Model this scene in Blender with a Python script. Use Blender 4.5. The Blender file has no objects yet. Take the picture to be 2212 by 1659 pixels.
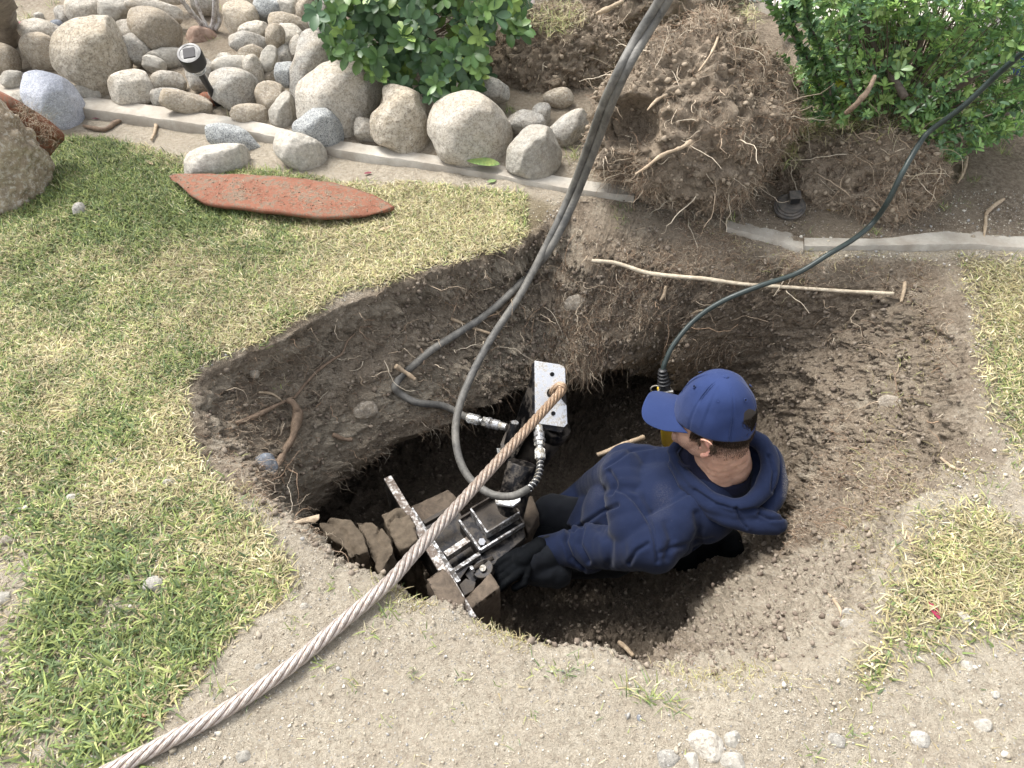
import bpy, bmesh, math, random
import numpy as np
from mathutils import Vector, Matrix
from mathutils.bvhtree import BVHTree
rad = math.radians
scn = bpy.context.scene
COL = scn.collection
# ------------------------------------------------------------------ camera
CAMZ, PITCH, FPX, IW, IH = 1.5, rad(47), 1600.0, 2212.0, 1659.0
cam = bpy.data.objects.new('camera', bpy.data.cameras.new('camera'))
COL.objects.link(cam)
cam.data.sensor_width = 36
cam.data.lens = 36 * FPX / IW
cam.data.clip_start = .02
cam.data.clip_end = 200
cam.location = (0, 0, CAMZ)
cam.rotation_euler = (rad(90) - PITCH, 0, 0)
scn.camera = cam
# ------------------------------------------------------------------ light
SUN_EL, SUN_AZ = 60, -52      # degrees; azimuth measured from +Y towards +X
w = bpy.data.worlds.new("World"); scn.world = w; w.use_nodes = True
nt = w.node_tree
bg = nt.nodes['Background']
sky = nt.nodes.new('ShaderNodeTexSky'); sky.sky_type = 'NISHITA'; sky.sun_disc = False
sky.sun_elevation = rad(SUN_EL); sky.sun_rotation = rad(SUN_AZ); sky.air_density = 1.0; sky.dust_density = 3.0
hs = nt.nodes.new('ShaderNodeHueSaturation'); hs.inputs['Saturation'].default_value = .22   # cloud cover
nt.links.new(sky.outputs[0], hs.inputs['Color']); nt.links.new(hs.outputs[0], bg.inputs['Color'])
bg.inputs['Strength'].default_value = .12
sl = bpy.data.lights.new('sun', 'SUN'); sl.energy = 1.4; sl.angle = rad(22); sl.color = (1, .96, .9)
so = bpy.data.objects.new('sun', sl); COL.objects.link(so)
sd = Vector((math.sin(rad(SUN_AZ)) * math.cos(rad(SUN_EL)), math.cos(rad(SUN_AZ)) * math.cos(rad(SUN_EL)), math.sin(rad(SUN_EL))))
so.rotation_euler = sd.to_track_quat('Z', 'Y').to_euler()
scn.view_settings.view_transform = 'Standard'
scn.view_settings.look = 'None'
scn.view_settings.gamma = 1
scn.view_settings.exposure = 1.64
# ------------------------------------------------------------------ geometry of the view, used to measure the place
SP, CP = math.sin(PITCH), math.cos(PITCH)
EYE = Vector((0, 0, CAMZ))
def ray(px, py):
    a, b = (px - IW / 2) / FPX, (IH / 2 - py) / FPX
    return Vector((a, CP + b * SP, -SP + b * CP))
def W(px, py, z=0.0):
    r = ray(px, py)
    t = (z - CAMZ) / r.z
    return EYE + r * t
def depth_of(p):
    d = Vector(p) - EYE
    return d.y * CP - d.z * SP
def proj(P):
    P = np.asarray(P, float)
    x, y, z = P[..., 0], P[..., 1], P[..., 2] - CAMZ
    dp = y * CP - z * SP
    up = y * SP + z * CP
    return IW / 2 + FPX * x / dp, IH / 2 - FPX * up / dp
def D(px, py, depth):            # point at a given camera depth
    return EYE + ray(px, py) * depth
# ------------------------------------------------------------------ noise
def _h(i, j, k, s):
    n = (i * 73856093) ^ (j * 19349663) ^ (k * 83492791) ^ (s * 2654435761 & 0x7fffffff)
    n = n & 0x7fffffff
    n = (n ^ (n >> 13)) * 1274126177 & 0x7fffffff
    n = (n ^ (n >> 16)) * 60493 & 0x7fffffff
    return (n & 0xffff) / 65535.0
def vnoise(P, s=0):
    P = np.asarray(P, float)
    f = np.floor(P).astype(np.int64); t = P - f; t = t * t * (3 - 2 * t)
    i, j, k = f[:, 0], f[:, 1], f[:, 2]; x, y, z = t[:, 0], t[:, 1], t[:, 2]
    r = 0
    for a in (0, 1):
        for b in (0, 1):
            for c in (0, 1):
                r = r + _h(i + a, j + b, k + c, s) * (x if a else 1 - x) * (y if b else 1 - y) * (z if c else 1 - z)
    return r * 2 - 1
def fbm(P, scale, octv=4, s=0, gain=.5):
    P = np.asarray(P, float) * scale; r = 0; a = 1; tot = 0
    for o in range(octv):
        r = r + a * vnoise(P + 17.3 * o, s + o); tot += a; a *= gain; P = P * 2.03
    return r / tot
# ------------------------------------------------------------------ mesh helpers
def tag(o, label=None, cat=None, group=None, kind=None):
    if label: o['label'] = label
    if cat: o['category'] = cat
    if group: o['group'] = group
    if kind: o['kind'] = kind
    return o
def link(name, me, mat=None, parent=None, smooth=True):
    o = bpy.data.objects.new(name, me); COL.objects.link(o)
    if mat: me.materials.append(mat)
    if smooth and len(me.polygons): me.polygons.foreach_set('use_smooth', np.ones(len(me.polygons), bool))
    if parent: o.parent = parent
    return o
def mesh_np(name, V, Q, mat=None, parent=None, smooth=True, cols=None, attrs=None):
    V = np.asarray(V, np.float32); Q = np.asarray(Q, np.int32); n = Q.shape[1]
    me = bpy.data.meshes.new(name)
    me.vertices.add(len(V)); me.vertices.foreach_set('co', V.ravel())
    me.loops.add(Q.size); me.loops.foreach_set('vertex_index', Q.ravel())
    me.polygons.add(len(Q)); me.polygons.foreach_set('loop_start', np.arange(0, Q.size, n, dtype=np.int32))
    me.update(calc_edges=True)
    if cols is not None:
        a = me.color_attributes.new('Col', 'FLOAT_COLOR', 'POINT')
        c = np.ones((len(V), 4), np.float32); c[:, :3] = cols; a.data.foreach_set('color', c.ravel())
    for k, v in (attrs or {}).items():
        a = me.attributes.new(k, 'FLOAT', 'POINT'); a.data.foreach_set('value', np.asarray(v, np.float32))
    return link(name, me, mat, parent, smooth)
def bm_obj(name, bm, mat=None, parent=None, smooth=True, bevel=0):
    me = bpy.data.meshes.new(name); bmesh.ops.recalc_face_normals(bm, faces=bm.faces); bm.to_mesh(me); bm.free()
    o = link(name, me, mat, parent, smooth)
    if bevel:
        m = o.modifiers.new('b', 'BEVEL'); m.width = bevel; m.segments = 2; m.limit_method = 'ANGLE'
        if smooth:
            me.polygons.foreach_set('use_smooth', np.zeros(len(me.polygons), bool)); 
    return o
def empty(name, loc=(0, 0, 0)):
    o = bpy.data.objects.new(name, None); COL.objects.link(o); o.location = loc; o.empty_display_size = .05
    return o
def keep(o, parent):             # parent keeping world place
    o.parent = parent; o.matrix_parent_inverse = Matrix.Translation(parent.location).inverted(); return o
def catmull(pts, n, closed=False):
    P = [np.array(p, float) for p in pts]; out = []
    m = len(P); segs = m if closed else m - 1
    for i in range(segs):
        if closed: a, b, c, d = P[(i - 1) % m], P[i], P[(i + 1) % m], P[(i + 2) % m]
        else: a, b, c, d = P[max(i - 1, 0)], P[i], P[i + 1], P[min(i + 2, m - 1)]
        for k in range(n):
            t = k / n
            out.append(.5 * ((2 * b) + (-a + c) * t + (2 * a - 5 * b + 4 * c - d) * t * t + (-a + 3 * b - 3 * c + d) * t ** 3))
    if not closed: out.append(P[-1])
    return np.array(out)
def frames(path):
    T = np.gradient(path, axis=0); T /= np.linalg.norm(T, axis=1)[:, None] + 1e-9
    n = np.cross(T[0], [0, 0, 1.0]); 
    if np.linalg.norm(n) < .1: n = np.cross(T[0], [1.0, 0, 0])
    n /= np.linalg.norm(n); N = [n]
    for i in range(1, len(path)):
        n = N[-1] - T[i] * np.dot(N[-1], T[i]); n /= np.linalg.norm(n); N.append(n)
    N = np.array(N); return T, N, np.cross(T, N)
def tube(name, path, r, mat=None, parent=None, sides=10, n=6, wob=0, spline=True, seed=0, caps=True, twist=None):
    path = catmull(path, n) if spline else np.array([list(p) for p in path], float)
    m = len(path); T, N, B = frames(path)
    if np.isscalar(r): R = np.full(m, r)
    else: R = np.interp(np.linspace(0, 1, m), np.linspace(0, 1, len(r)), r)
    ang = np.linspace(0, 2 * math.pi, sides, endpoint=False)
    if wob: R = R * (1 + wob * fbm(path, 25, 2, seed))
    V = path[:, None] + R[:, None, None] * (np.cos(ang)[None, :, None] * N[:, None] + np.sin(ang)[None, :, None] * B[:, None])
    if wob: V = V + (fbm(V.reshape(-1, 3), 60, 2, seed + 3).reshape(m, sides, 1) * wob * R[:, None, None]) * (V - path[:, None]) / R[:, None, None]
    V = V.reshape(-1, 3)
    Q = []
    for i in range(m - 1):
        for j in range(sides):
            a = i * sides + j; b = i * sides + (j + 1) % sides
            Q.append((a, b, b + sides, a + sides))
    if caps:
        k = len(V); V = np.vstack([V, path[0], path[-1]])
        for j in range(sides):
            Q.append((k, (j + 1) % sides, j, k)); e = (m - 1) * sides
            Q.append((k + 1, e + j, e + (j + 1) % sides, k + 1))
        me = bpy.data.meshes.new(name); me.from_pydata(V.tolist(), [], [q if q[0] != q[3] else q[:3] for q in Q]); me.update()
        return link(name, me, mat, parent)
    return mesh_np(name, V, Q, mat, parent)
def lathe(name, prof, mat, parent=None, M=None, sides=24, smooth=True):
    bm = bmesh.new(); rings = []
    for r, z in prof:
        rings.append([bm.verts.new((r * math.cos(2 * math.pi * k / sides), r * math.sin(2 * math.pi * k / sides), z)) for k in range(sides)])
    for a, b in zip(rings, rings[1:]):
        for k in range(sides): bm.faces.new((a[k], a[(k + 1) % sides], b[(k + 1) % sides], b[k]))
    bm.faces.new(rings[0][::-1]); bm.faces.new(rings[-1])
    if M is not None: bm.transform(M)
    o = bm_obj(name, bm, mat, parent, True)
    if not smooth: o.data.polygons.foreach_set('use_smooth', np.zeros(len(o.data.polygons), bool))
    else:
        try: o.data.set_sharp_from_angle(angle=rad(40))
        except Exception: pass
    return o
def aim(p, d, up=(0, 0, 1)):     # matrix with +Z along d at p
    z = Vector(d).normalized(); x = Vector(up).cross(z)
    if x.length < 1e-4: x = Vector((1, 0, 0)).cross(z)
    x.normalize(); y = z.cross(x)
    m = Matrix((x, y, z)).transposed().to_4x4(); m.translation = Vector(p); return m
def boxm(bm, M, sx, sy, sz):
    bmesh.ops.create_cube(bm, size=1, matrix=M @ Matrix.Diagonal((sx, sy, sz, 1)))
def prism(name, poly, depth, M, mat, parent=None, bevel=0):   # outline in local XY, thickness along -Z
    bm = bmesh.new()
    a = [bm.verts.new((x, y, 0)) for x, y in poly]; b = [bm.verts.new((x, y, -depth)) for x, y in poly]
    bm.faces.new(a); bm.faces.new(b[::-1]); n = len(poly)
    for i in range(n): bm.faces.new((a[i], b[i], b[(i + 1) % n], a[(i + 1) % n]))
    bm.transform(M); return bm_obj(name, bm, mat, parent, False, bevel)
def inpoly(x, y, poly):
    poly = np.array([(p[0], p[1]) for p in poly]); c = np.zeros(len(x), bool); n = len(poly); j = n - 1
    for i in range(n):
        xi, yi, xj, yj = *poly[i], *poly[j]
        k = ((yi > y) != (yj > y)) & (x < (xj - xi) * (y - yi) / (yj - yi + 1e-12) + xi); c ^= k; j = i
    return c
def polydist(x, y, poly, closed=True):
    poly = np.array([(p[0], p[1]) for p in poly]); d = np.full(len(x), 1e9); n = len(poly)
    for i in range(n if closed else n - 1):
        a = poly[i]; b = poly[(i + 1) % n]; ab = b - a
        t = np.clip(((x - a[0]) * ab[0] + (y - a[1]) * ab[1]) / (ab @ ab + 1e-12), 0, 1)
        d = np.minimum(d, np.hypot(x - a[0] - t * ab[0], y - a[1] - t * ab[1]))
    return d
# ------------------------------------------------------------------ materials
class NT:
    def __init__(s, name):
        s.m = bpy.data.materials.new(name); s.m.use_nodes = True; s.t = s.m.node_tree; s.b = s.t.nodes['Principled BSDF']
        s.co = s.t.nodes.new('ShaderNodeTexCoord').outputs['Object']
    def n(s, typ, **kw):
        nd = s.t.nodes.new('ShaderNode' + typ)
        for k, v in kw.items():
            if k in nd.inputs: s.set(nd.inputs[k], v)
            else: setattr(nd, k, v)
        return nd
    def set(s, i, v):
        if isinstance(v, bpy.types.NodeSocket): s.t.links.new(v, i)
        elif isinstance(v, (tuple, list)) and len(v) == 3 and i.type == 'RGBA': i.default_value = (*v, 1)
        else: i.default_value = v
    def noise(s, sc, det=6, rough=.6, dist=0, co=None): return s.n('TexNoise', Vector=co or s.co, Scale=float(sc), Detail=float(det), Roughness=float(rough), Distortion=float(dist)).outputs['Fac']
    def vor(s, sc, feat='F1', out='Distance', rnd=1.0): return s.n('TexVoronoi', feature=feat, Vector=s.co, Scale=float(sc), Randomness=rnd).outputs[out]
    def ramp(s, fac, stops):
        r = s.n('ValToRGB', Fac=fac); e = r.color_ramp.elements
        while len(e) < len(stops): e.new(.5)
        for a, (p, c) in zip(e, stops):
            a.position = p; a.color = (c, c, c, 1) if isinstance(c, (int, float)) else (*c, 1)
        return r.outputs['Color']
    def mix(s, f, a, b, mode='MIX'):
        m = s.n('Mix', data_type='RGBA', blend_type=mode); s.set(m.inputs[0], f); s.set(m.inputs[6], a); s.set(m.inputs[7], b); return m.outputs[2]
    def math(s, op, a, b=0.0, clamp=False):
        m = s.n('Math', operation=op, use_clamp=clamp); s.set(m.inputs[0], a); s.set(m.inputs[1], b); return m.outputs[0]
    def attr(s, name, out='Fac'): return s.n('Attribute', attribute_name=name).outputs[out]
    def base(s, c): s.set(s.b.inputs['Base Color'], c)
    def rough(s, v): s.set(s.b.inputs['Roughness'], v)
    def bump(s, h, dist=.002, strength=1.0):
        b = s.n('Bump', Height=h, Distance=float(dist), Strength=float(strength)); 
        if getattr(s, 'lastb', None): s.t.links.new(s.lastb, b.inputs['Normal'])
        s.lastb = b.outputs[0]; s.t.links.new(s.lastb, s.b.inputs['Normal'])
def soil_mat():
    s = NT('soil'); wet = s.attr('wet')
    n1 = s.noise(6, 8, .65); n2 = s.noise(70, 6, .7); n3 = s.noise(300, 3, .7)
    dry = s.ramp(n2, [(.25, (.29, .24, .18)), (.5, (.50, .44, .345)), (.75, (.64, .58, .475))])
    dry = s.mix(s.ramp(n1, [(.35, 0), (.7, .55)]), dry, (.37, .31, .24))
    wetc = s.ramp(n2, [(.25, (.09, .069, .050)), (.5, (.25, .200, .148)), (.78, (.45, .38, .295))])
    wetc = s.mix(s.ramp(n1, [(.45, 0), (.62, .7)]), wetc, (.32, .265, .20))
    deep_shade = s.ramp(n2, [(.3, (.04, .033, .027)), (.7, (.15, .125, .10))])
    wetc = s.mix(s.attr('deep_shade'), wetc, deep_shade)
    wf = s.math('ADD', wet, s.math('MULTIPLY', s.math('SUBTRACT', n1, .5), .9), True)
    wf = s.ramp(wf, [(.2, 0), (.75, 1)])
    c = s.mix(wf, dry, wetc)
    # grains of pale grit
    v = s.n('TexVoronoi', Vector=s.co, Scale=130.0); g = s.math('LESS_THAN', v.outputs['Distance'], .28)
    sel = s.n('SeparateColor'); s.t.links.new(v.outputs['Color'], sel.inputs[0])
    g = s.math('MULTIPLY', g, s.math('GREATER_THAN', sel.outputs[0], .80))
    g = s.math('MULTIPLY', g, s.math('SUBTRACT', 1.0, s.math('MULTIPLY', wf, .72)))
    c = s.mix(g, c, s.mix(sel.outputs[1], (.62, .57, .48), (.30, .29, .28)))
    c = s.mix(s.math('MULTIPLY', s.attr('turf'), .65), c, (.19, .155, .085))
    s.base(c); s.rough(.95); s.set(s.b.inputs['Specular IOR Level'], .15)
    s.bump(n1, .03, .6); s.bump(n2, .018, 1.0); s.bump(n3, .006, 1.0); s.bump(v.outputs['Distance'], -.002, .6)
    return s.m
def stone_mat(name, dark, light, sp, speck=0.5, sc=60, stain=(.3, .23, .14), stainf=.35):
    s = NT(name); oi = s.n('ObjectInfo').outputs['Random']
    n1 = s.noise(9, 6, .6, .4); n2 = s.noise(sc, 8, .75); n3 = s.noise(sc * 2.6, 3, .7)
    c = s.ramp(n2, [(.34, dark), (.58, light)])
    c = s.mix(s.math('MULTIPLY', s.ramp(n1, [(.42, 0), (.62, 1)]), stainf), c, stain)
    c = s.mix(s.math('MULTIPLY', s.ramp(n3, [(.52, 0), (.6, 1)]), speck), c, sp)
    c = s.mix(s.math('MULTIPLY', s.ramp(s.noise(sc * 2.2, 4, .8), [(.56, 0), (.66, 1)]), .45), c, (.62, .59, .52))
    hv = s.n('HueSaturation', Color=c, Value=s.math('ADD', 1.05, s.math('MULTIPLY', oi, .42)), Saturation=.95)
    s.base(hv.outputs[0]); s.rough(.85); s.set(s.b.inputs['Specular IOR Level'], .25)
    s.bump(n1, .016, .7); s.bump(n2, .008, 1.0); s.bump(n3, .002, .9)
    return s.m
def simple(name, col, rough=.6, metal=0, nsc=30, var=.35, bump=.002, spec=.5, col2=None):
    s = NT(name); n = s.noise(nsc, 7, .65)
    c2 = col2 or tuple(v * (1 - var) for v in col)
    s.base(s.ramp(n, [(.3, c2), (.65, col)])); s.set(s.b.inputs['Metallic'], float(metal)); s.set(s.b.inputs['Specular IOR Level'], spec)
    s.rough(s.ramp(s.noise(nsc * .6, 4, .6), [(.3, max(rough - .12, .03)), (.7, min(rough + .12, 1))]))
    if bump: s.bump(n, bump, .6)
    return s.m
def vcol_mat(name, rough=.7, trans=0.0, spec=.3, sat=1.0):
    s = NT(name); c = s.attr('Col', 'Color'); s.base(c); s.rough(rough); s.set(s.b.inputs['Specular IOR Level'], spec)
    if trans:
        tr = s.n('BsdfTranslucent', Color=c); mx = s.n('MixShader', Fac=trans)
        s.t.links.new(s.b.outputs[0], mx.inputs[1]); s.t.links.new(tr.outputs[0], mx.inputs[2])
        s.t.links.new(mx.outputs[0], s.t.nodes['Material Output'].inputs['Surface'])
    return s.m
# ================================================================== THE GROUND AND THE PIT
M_SOIL = soil_mat()
CURB = [W(-600, 100), W(0, 203), W(150, 232), W(560, 285), W(760, 336), W(1000, 368), W(1200, 396), W(1350, 418), W(1590, 500), W(1740, 532), W(2212, 520), W(3000, 500)]
BED = CURB + [Vector((9, 12, 0)), Vector((-9, 12, 0))]
def ground_z(x, y):
    x = np.atleast_1d(np.asarray(x, float)); y = np.atleast_1d(np.asarray(y, float))
    P = np.stack([x, y, np.zeros_like(x)], 1)
    z = .022 * fbm(P, 1.7, 3, 5) + .007 * fbm(P, 9, 4, 8)
    ins = inpoly(x, y, BED); d = polydist(x, y, CURB, False)
    z = z + np.where(ins, np.minimum(d, .9) * .11 + .012, 0)
    # trodden edge of sandy soil right of the pit
    return z
PC = W(1200, 1050, -.85)
L0 = [(400,840),(430,800),(520,765),(600,735),(660,700),(760,650),(900,600),(1000,570),(1130,530),(1200,480),(1240,438),(1300,438),(1400,465),(1500,495),(1600,530),(1740,565),(1900,558),(2040,565),(2080,650),(2105,760),(2110,900),(2060,1000),(1990,1100),(1940,1230),(1850,1370),(1720,1455),(1500,1460),(1330,1427),(1230,1404),(1120,1379),(1040,1349),(960,1314),(860,1279),(770,1236),(700,1196),(620,1146),(560,1096),(480,1030),(440,985),(425,930),(410,890)]
L1 = [(470,905,-.10),(470,850,-.09),(560,815,-.12),(640,790,-.14),(760,730,-.13),(860,690,-.12),(1000,640,-.12),(1100,600,-.12),(1200,572,-.12),(1280,574,-.10),(1500,604,-.10),(1700,628,-.10),(1900,645,-.10),(1980,720,-.12),(2020,850,-.13),(1985,1000,-.13),(1925,1120,-.13),(1850,1250,-.12),(1760,1350,-.11),(1640,1410,-.10),(1500,1432,-.08),(1400,1434,-.05),('r',1330,1421,.985,-.03),('r',1230,1398,.985,-.03),('r',1120,1373,.985,-.03),('r',1040,1343,.985,-.03),('r',960,1308,.985,-.03),('r',860,1273,.985,-.03),('r',770,1230,.985,-.03),('r',700,1190,.985,-.03),('r',620,1140,.985,-.03),('r',560,1090,.98,-.03),('r',490,1030,.97,-.04),(480,960,-.07)]
L2 = [(640,1082,-.45),(700,1040,-.45),(780,990,-.45),(860,950,-.45),(950,915,-.44),(1060,870,-.43),(1160,830,-.42),(1240,800,-.41),(1330,796,-.41),(1420,800,-.41),(1480,740,-.40),(1580,740,-.36),(1700,765,-.33),(1800,850,-.30),(1800,980,-.30),(1755,1090,-.30),(1705,1190,-.30),(1640,1285,-.30),(1570,1350,-.30),(1480,1400,-.28),(1400,1440,-.28),('r',1330,1421,.96,-.4),('r',1230,1398,.955,-.45),('r',1040,1343,.955,-.45),('r',860,1273,.95,-.45),('r',700,1190,.94,-.45),('r',600,1120,.93,-.45)]
L3 = [(560,1080,-.84),(600,1010,-.85),(700,950,-.85),(850,890,-.85),(1000,820,-.86),(1130,730,-.86),(1250,640,-.86),(1370,640,-.86),(1440,760,-.86),(1480,880,-.80),(1580,885,-.64),(1670,900,-.57),(1710,980,-.53),(1695,1080,-.53),(1650,1170,-.57),(1590,1250,-.62),(1500,1320,-.68),('r',1400,1430,.86,-.8),('r',1230,1398,.86,-.85),('r',1040,1343,.87,-.85),('r',860,1273,.87,-.85),('r',700,1190,.87,-.85),('r',600,1120,.87,-.85)]
def level(L, nt_):
    pts = []
    for q in L:
        if q[0] == 'r':
            w0 = W(q[1], q[2], 0); p = PC.xy + (w0.xy - PC.xy) * q[3]; pts.append((p.x, p.y, q[4]))
        else:
            p = W(q[0], q[1], q[2] if len(q) > 2 else 0); pts.append((p.x, p.y, p.z))
    a = np.array(pts); th = np.arctan2(a[:, 1] - PC.y, a[:, 0] - PC.x); r = np.hypot(a[:, 0] - PC.x, a[:, 1] - PC.y)
    o = np.argsort(th); th, r, z = th[o], r[o], a[o, 2]
    T = np.linspace(-math.pi, math.pi, nt_, endpoint=False)
    th3 = np.concatenate([th - 2 * math.pi, th, th + 2 * math.pi])
    R = np.interp(T, th3, np.tile(r, 3)); Z = np.interp(T, th3, np.tile(z, 3))
    k = np.hanning(11); k /= k.sum()
    sm = lambda v: np.convolve(np.concatenate([v[-5:], v, v[:5]]), k, 'valid')
    return T, sm(R), sm(Z)
NA = 1500
T, R0, Z0 = level(L0, NA); _, R1, Z1 = level(L1, NA); _, R2, Z2 = level(L2, NA); _, R3, Z3 = level(L3, NA)
cT, sT = np.cos(T), np.sin(T)
ragg = fbm(np.stack([cT * 9, sT * 9, T * 0], 1), 1, 6, 3, .62) * np.where((PC.y + R0 * sT < 1.1) & (cT * R0 + PC.x < .7), .022, .045)
R0 = R0 + ragg; R1 = R1 + ragg * np.where(Z1 > -.06, 1, .6)
Z0 = ground_z(PC.x + R0 * cT, PC.y + R0 * sT)
rings = []; kinds = []
no = 190
for k in range(no, 0, -1):
    s = .006 * k + 9 * (k / no) ** 4.2
    r = R0 + s; x, y = PC.x + r * cT, PC.y + r * sT
    z = ground_z(x, y); f = np.exp(-s / .05)
    z = z - .012 * f
    rings.append(np.stack([x, y, z], 1)); kinds.append(-s)
def seg(Ra, Za, Rb, Zb, n, e=1.0, bul=0):
    for k in range(n):
        t = k / n; tr = t ** e
        r = Ra + (Rb - Ra) * tr + bul * math.sin(math.pi * t); z = Za + (Zb - Za) * t
        rings.append(np.stack([PC.x + r * cT, PC.y + r * sT, z], 1)); 
seg(R0, Z0 - .012, R1, Z1, 14, .9); kinds += list(np.linspace(0, 1, 14, endpoint=False))
seg(R1, Z1, R2, Z2, 72, 1); kinds += list(np.linspace(1, 2, 72, endpoint=False))
seg(R2, Z2, R3, Z3, 44, 1); kinds += list(np.linspace(2, 3, 44, endpoint=False))
nf = 110
for k in range(nf + 1):
    t = k / nf; q = 1 - t * .9995
    zf = -.88; z = Z3 + (zf - Z3) * min(1, t * 1.6) ** .8
    rings.append(np.stack([PC.x + R3 * q * cT, PC.y + R3 * q * sT, z], 1)); kinds.append(3 + t)
G = np.concatenate(rings); nr = len(rings); KD = np.repeat(np.array(kinds), NA)
# rough displacement: clods and hollows on the cut faces, little on the lawn
inside = np.clip(KD + .0, 0, 1) ; inside = np.where(KD < 0, np.exp(KD / .03) * .25, np.clip(.3 + KD, 0, 1))
cen = np.array([PC.x, PC.y, -.4]); nrm = G - cen; nrm[:, 2] *= .3; nrm /= np.linalg.norm(nrm, axis=1)[:, None] + 1e-6
upf = np.clip((KD - 2.8) * 4, 0, 1)[:, None]; nrm = nrm * (1 - upf) + np.array([0, 0, -1.]) * upf
b1 = fbm(G, 7, 3, 11); b2 = fbm(G * np.array([1, 1, 1.6]), 26, 4, 21, .6); b3 = np.abs(fbm(G, 60, 3, 31)); b4 = fbm(G, 120, 2, 37)
near_l = np.clip((1.15 - G[:, 1]) / .2, 0, 1) * np.clip((.75 - G[:, 0]) / .2, 0, 1) * np.clip(1.6 - KD, 0, 1)
inside = inside * (1 - .7 * near_l)
rsl = np.clip((G[:, 0] - .6) / .3, 0, 1) * np.clip((1.3 - G[:, 1]) / .3, 0, 1); inside = inside * (1 - .55 * rsl)
ctr = np.clip(np.hypot(G[:, 0] - PC.x, G[:, 1] - PC.y) / .25, .25, 1)
inside = inside * np.where(KD > 3, ctr, 1)
amp = (.050 * b1 + .052 * b2 - .040 * b3 + .010 * b4) * inside
G = G + nrm * amp[:, None]
G[:, 2] += np.where(KD < 0, .0045 * fbm(G, 38, 4, 41, .6), 0)
q = np.arange(nr - 1)[:, None] * NA + np.arange(NA)[None]; q2 = np.arange(nr - 1)[:, None] * NA + (np.arange(NA)[None] + 1) % NA
Q = np.stack([q, q2, q2 + NA, q + NA], -1).reshape(-1, 4)
# --- moisture: freshly cut soil is damp, trodden surface is dry; some light and shade mixed in
px, py = proj(G)
wet = np.clip(KD * .9 + .25, 0, 1) * (KD > -.001)
damp_zone = [W(*p) for p in [(1180,480),(1260,425),(1400,440),(1600,505),(1760,560),(2010,560),(2080,680),(2050,850),(1960,1000),(1700,900),(1200,560)]]
dz = inpoly(G[:, 0], G[:, 1], damp_zone)
wet = np.maximum(wet, dz * .5 * (KD > -.08))
right_dry_lit = np.clip((G[:, 0] - .25) / .3, 0, 1) * np.clip((1.95 - G[:, 1]) / .6, 0, 1) * np.clip((G[:, 2] + .75) / .25, 0, 1)  # right slope drier, and paled in the colour to look lit
wet = wet * (1 - .58 * right_dry_lit)
near_lip = (KD >= 0) & (KD < 1.25) & (G[:, 1] < 1.15) & (G[:, 0] < .75); wet = np.where(near_lip, wet * .15, wet)
bedm = inpoly(G[:, 0], G[:, 1], BED) & (KD < 0)
wet = np.where(bedm, np.clip(.45 + .35 * fbm(G, 3, 3, 77) + np.clip((G[:, 0] - .1) * .5, 0, .45), 0, .8), wet)
pol_ = np.where(KD < 0, -KD, 0); farlip = (G[:, 1] > 1.05) & (pol_ < .10) & ~bedm; wet = np.where(farlip, np.maximum(wet, .72 - pol_ * 4 + .3 * fbm(G, 12, 2, 4)), wet)
deep_shade = np.clip((-.42 - G[:, 2]) / .25, 0, 1) * np.clip((.62 - G[:, 0]) / .25, 0, 1)
deep_shade = .55 * np.maximum(deep_shade, np.clip((-.35 - G[:, 2]) / .2, 0, 1) * (G[:, 1] > 1.9))  # shade of the pit bottom and tunnel put into the soil colour
strat = np.clip(1 - np.abs(G[:, 2] + .34 + .05 * fbm(G, 3, 2, 88)) / .09, 0, 1) * (G[:, 0] < .3) * (KD > .5); wet = wet * (1 - .5 * strat); wet = np.where((G[:, 0] < .25) & (KD > .3) & (KD < 2.2), wet * .66, wet)  # paler soil layer; left wall also paled to make up for its shade
# --- turf mask
LAWN = [(-900,420),(60,300),(150,275),(300,310),(420,345),(600,372),(740,385),(900,392),(1050,405),(1180,425),(1212,440),(1185,500),(1080,548),(900,597),(760,645),(600,730),(520,760),(430,796),(400,850),(425,930),(450,1010),(540,1085),(620,1150),(655,1205),(640,1270),(560,1350),(450,1440),(380,1540),(280,1700),(100,2200),(-900,2400)]
LAWN_R = [(2060,548),(2212,556),(3200,560),(3200,1000),(2212,1060),(2170,960),(2125,880),(2118,760),(2100,660)]
LAWN_R2 = [(1985,1110),(2100,1065),(2212,1110),(2500,1150),(2500,1420),(2212,1415),(2100,1400),(1960,1400),(1890,1310)]
LAWN_R3 = [(1910,1270),(1990,1290),(1990,1345),(2100,1350),(2060,1430),(1940,1440),(1900,1540),(1845,1610),(1770,1570),(1775,1480),(1850,1400)]
LW = [[W(*p) for p in L] for L in (LAWN, LAWN_R, LAWN_R2, LAWN_R3)]
def turf_density(x, y, z0=0):
    x = np.asarray(x, float); y = np.asarray(y, float); P = np.stack([x, y, x * 0], 1)
    jx = x + .035 * fbm(P, 8, 3, 51); jy = y + .035 * fbm(P, 8, 3, 52)
    d = np.zeros(len(x))
    for i, L in enumerate(LW):
        ins = inpoly(jx, jy, L); e = polydist(jx, jy, L)
        d = np.maximum(d, np.where(ins, np.clip(e / (.05 if i == 0 else .13), .12, 1) * (1, 1, 1, 1)[i], 0))
    n = fbm(P, 3.2, 3, 61)
    nearf = np.clip((1.25 - y) / .5, 0, 1) * np.where(x > .5, .6, 1)            # thinner and patchy towards the front
    d = d * np.clip(1 - nearf * (.40 + 1.6 * np.maximum(n, -.2)), .06, 1)
    return d
turf = turf_density(G[:, 0], G[:, 1]) * (KD < 0)
ground = mesh_np('ground', G, Q, M_SOIL, attrs={'wet': wet, 'deep_shade': deep_shade, 'turf': turf})
tag(ground, kind='structure')
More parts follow.
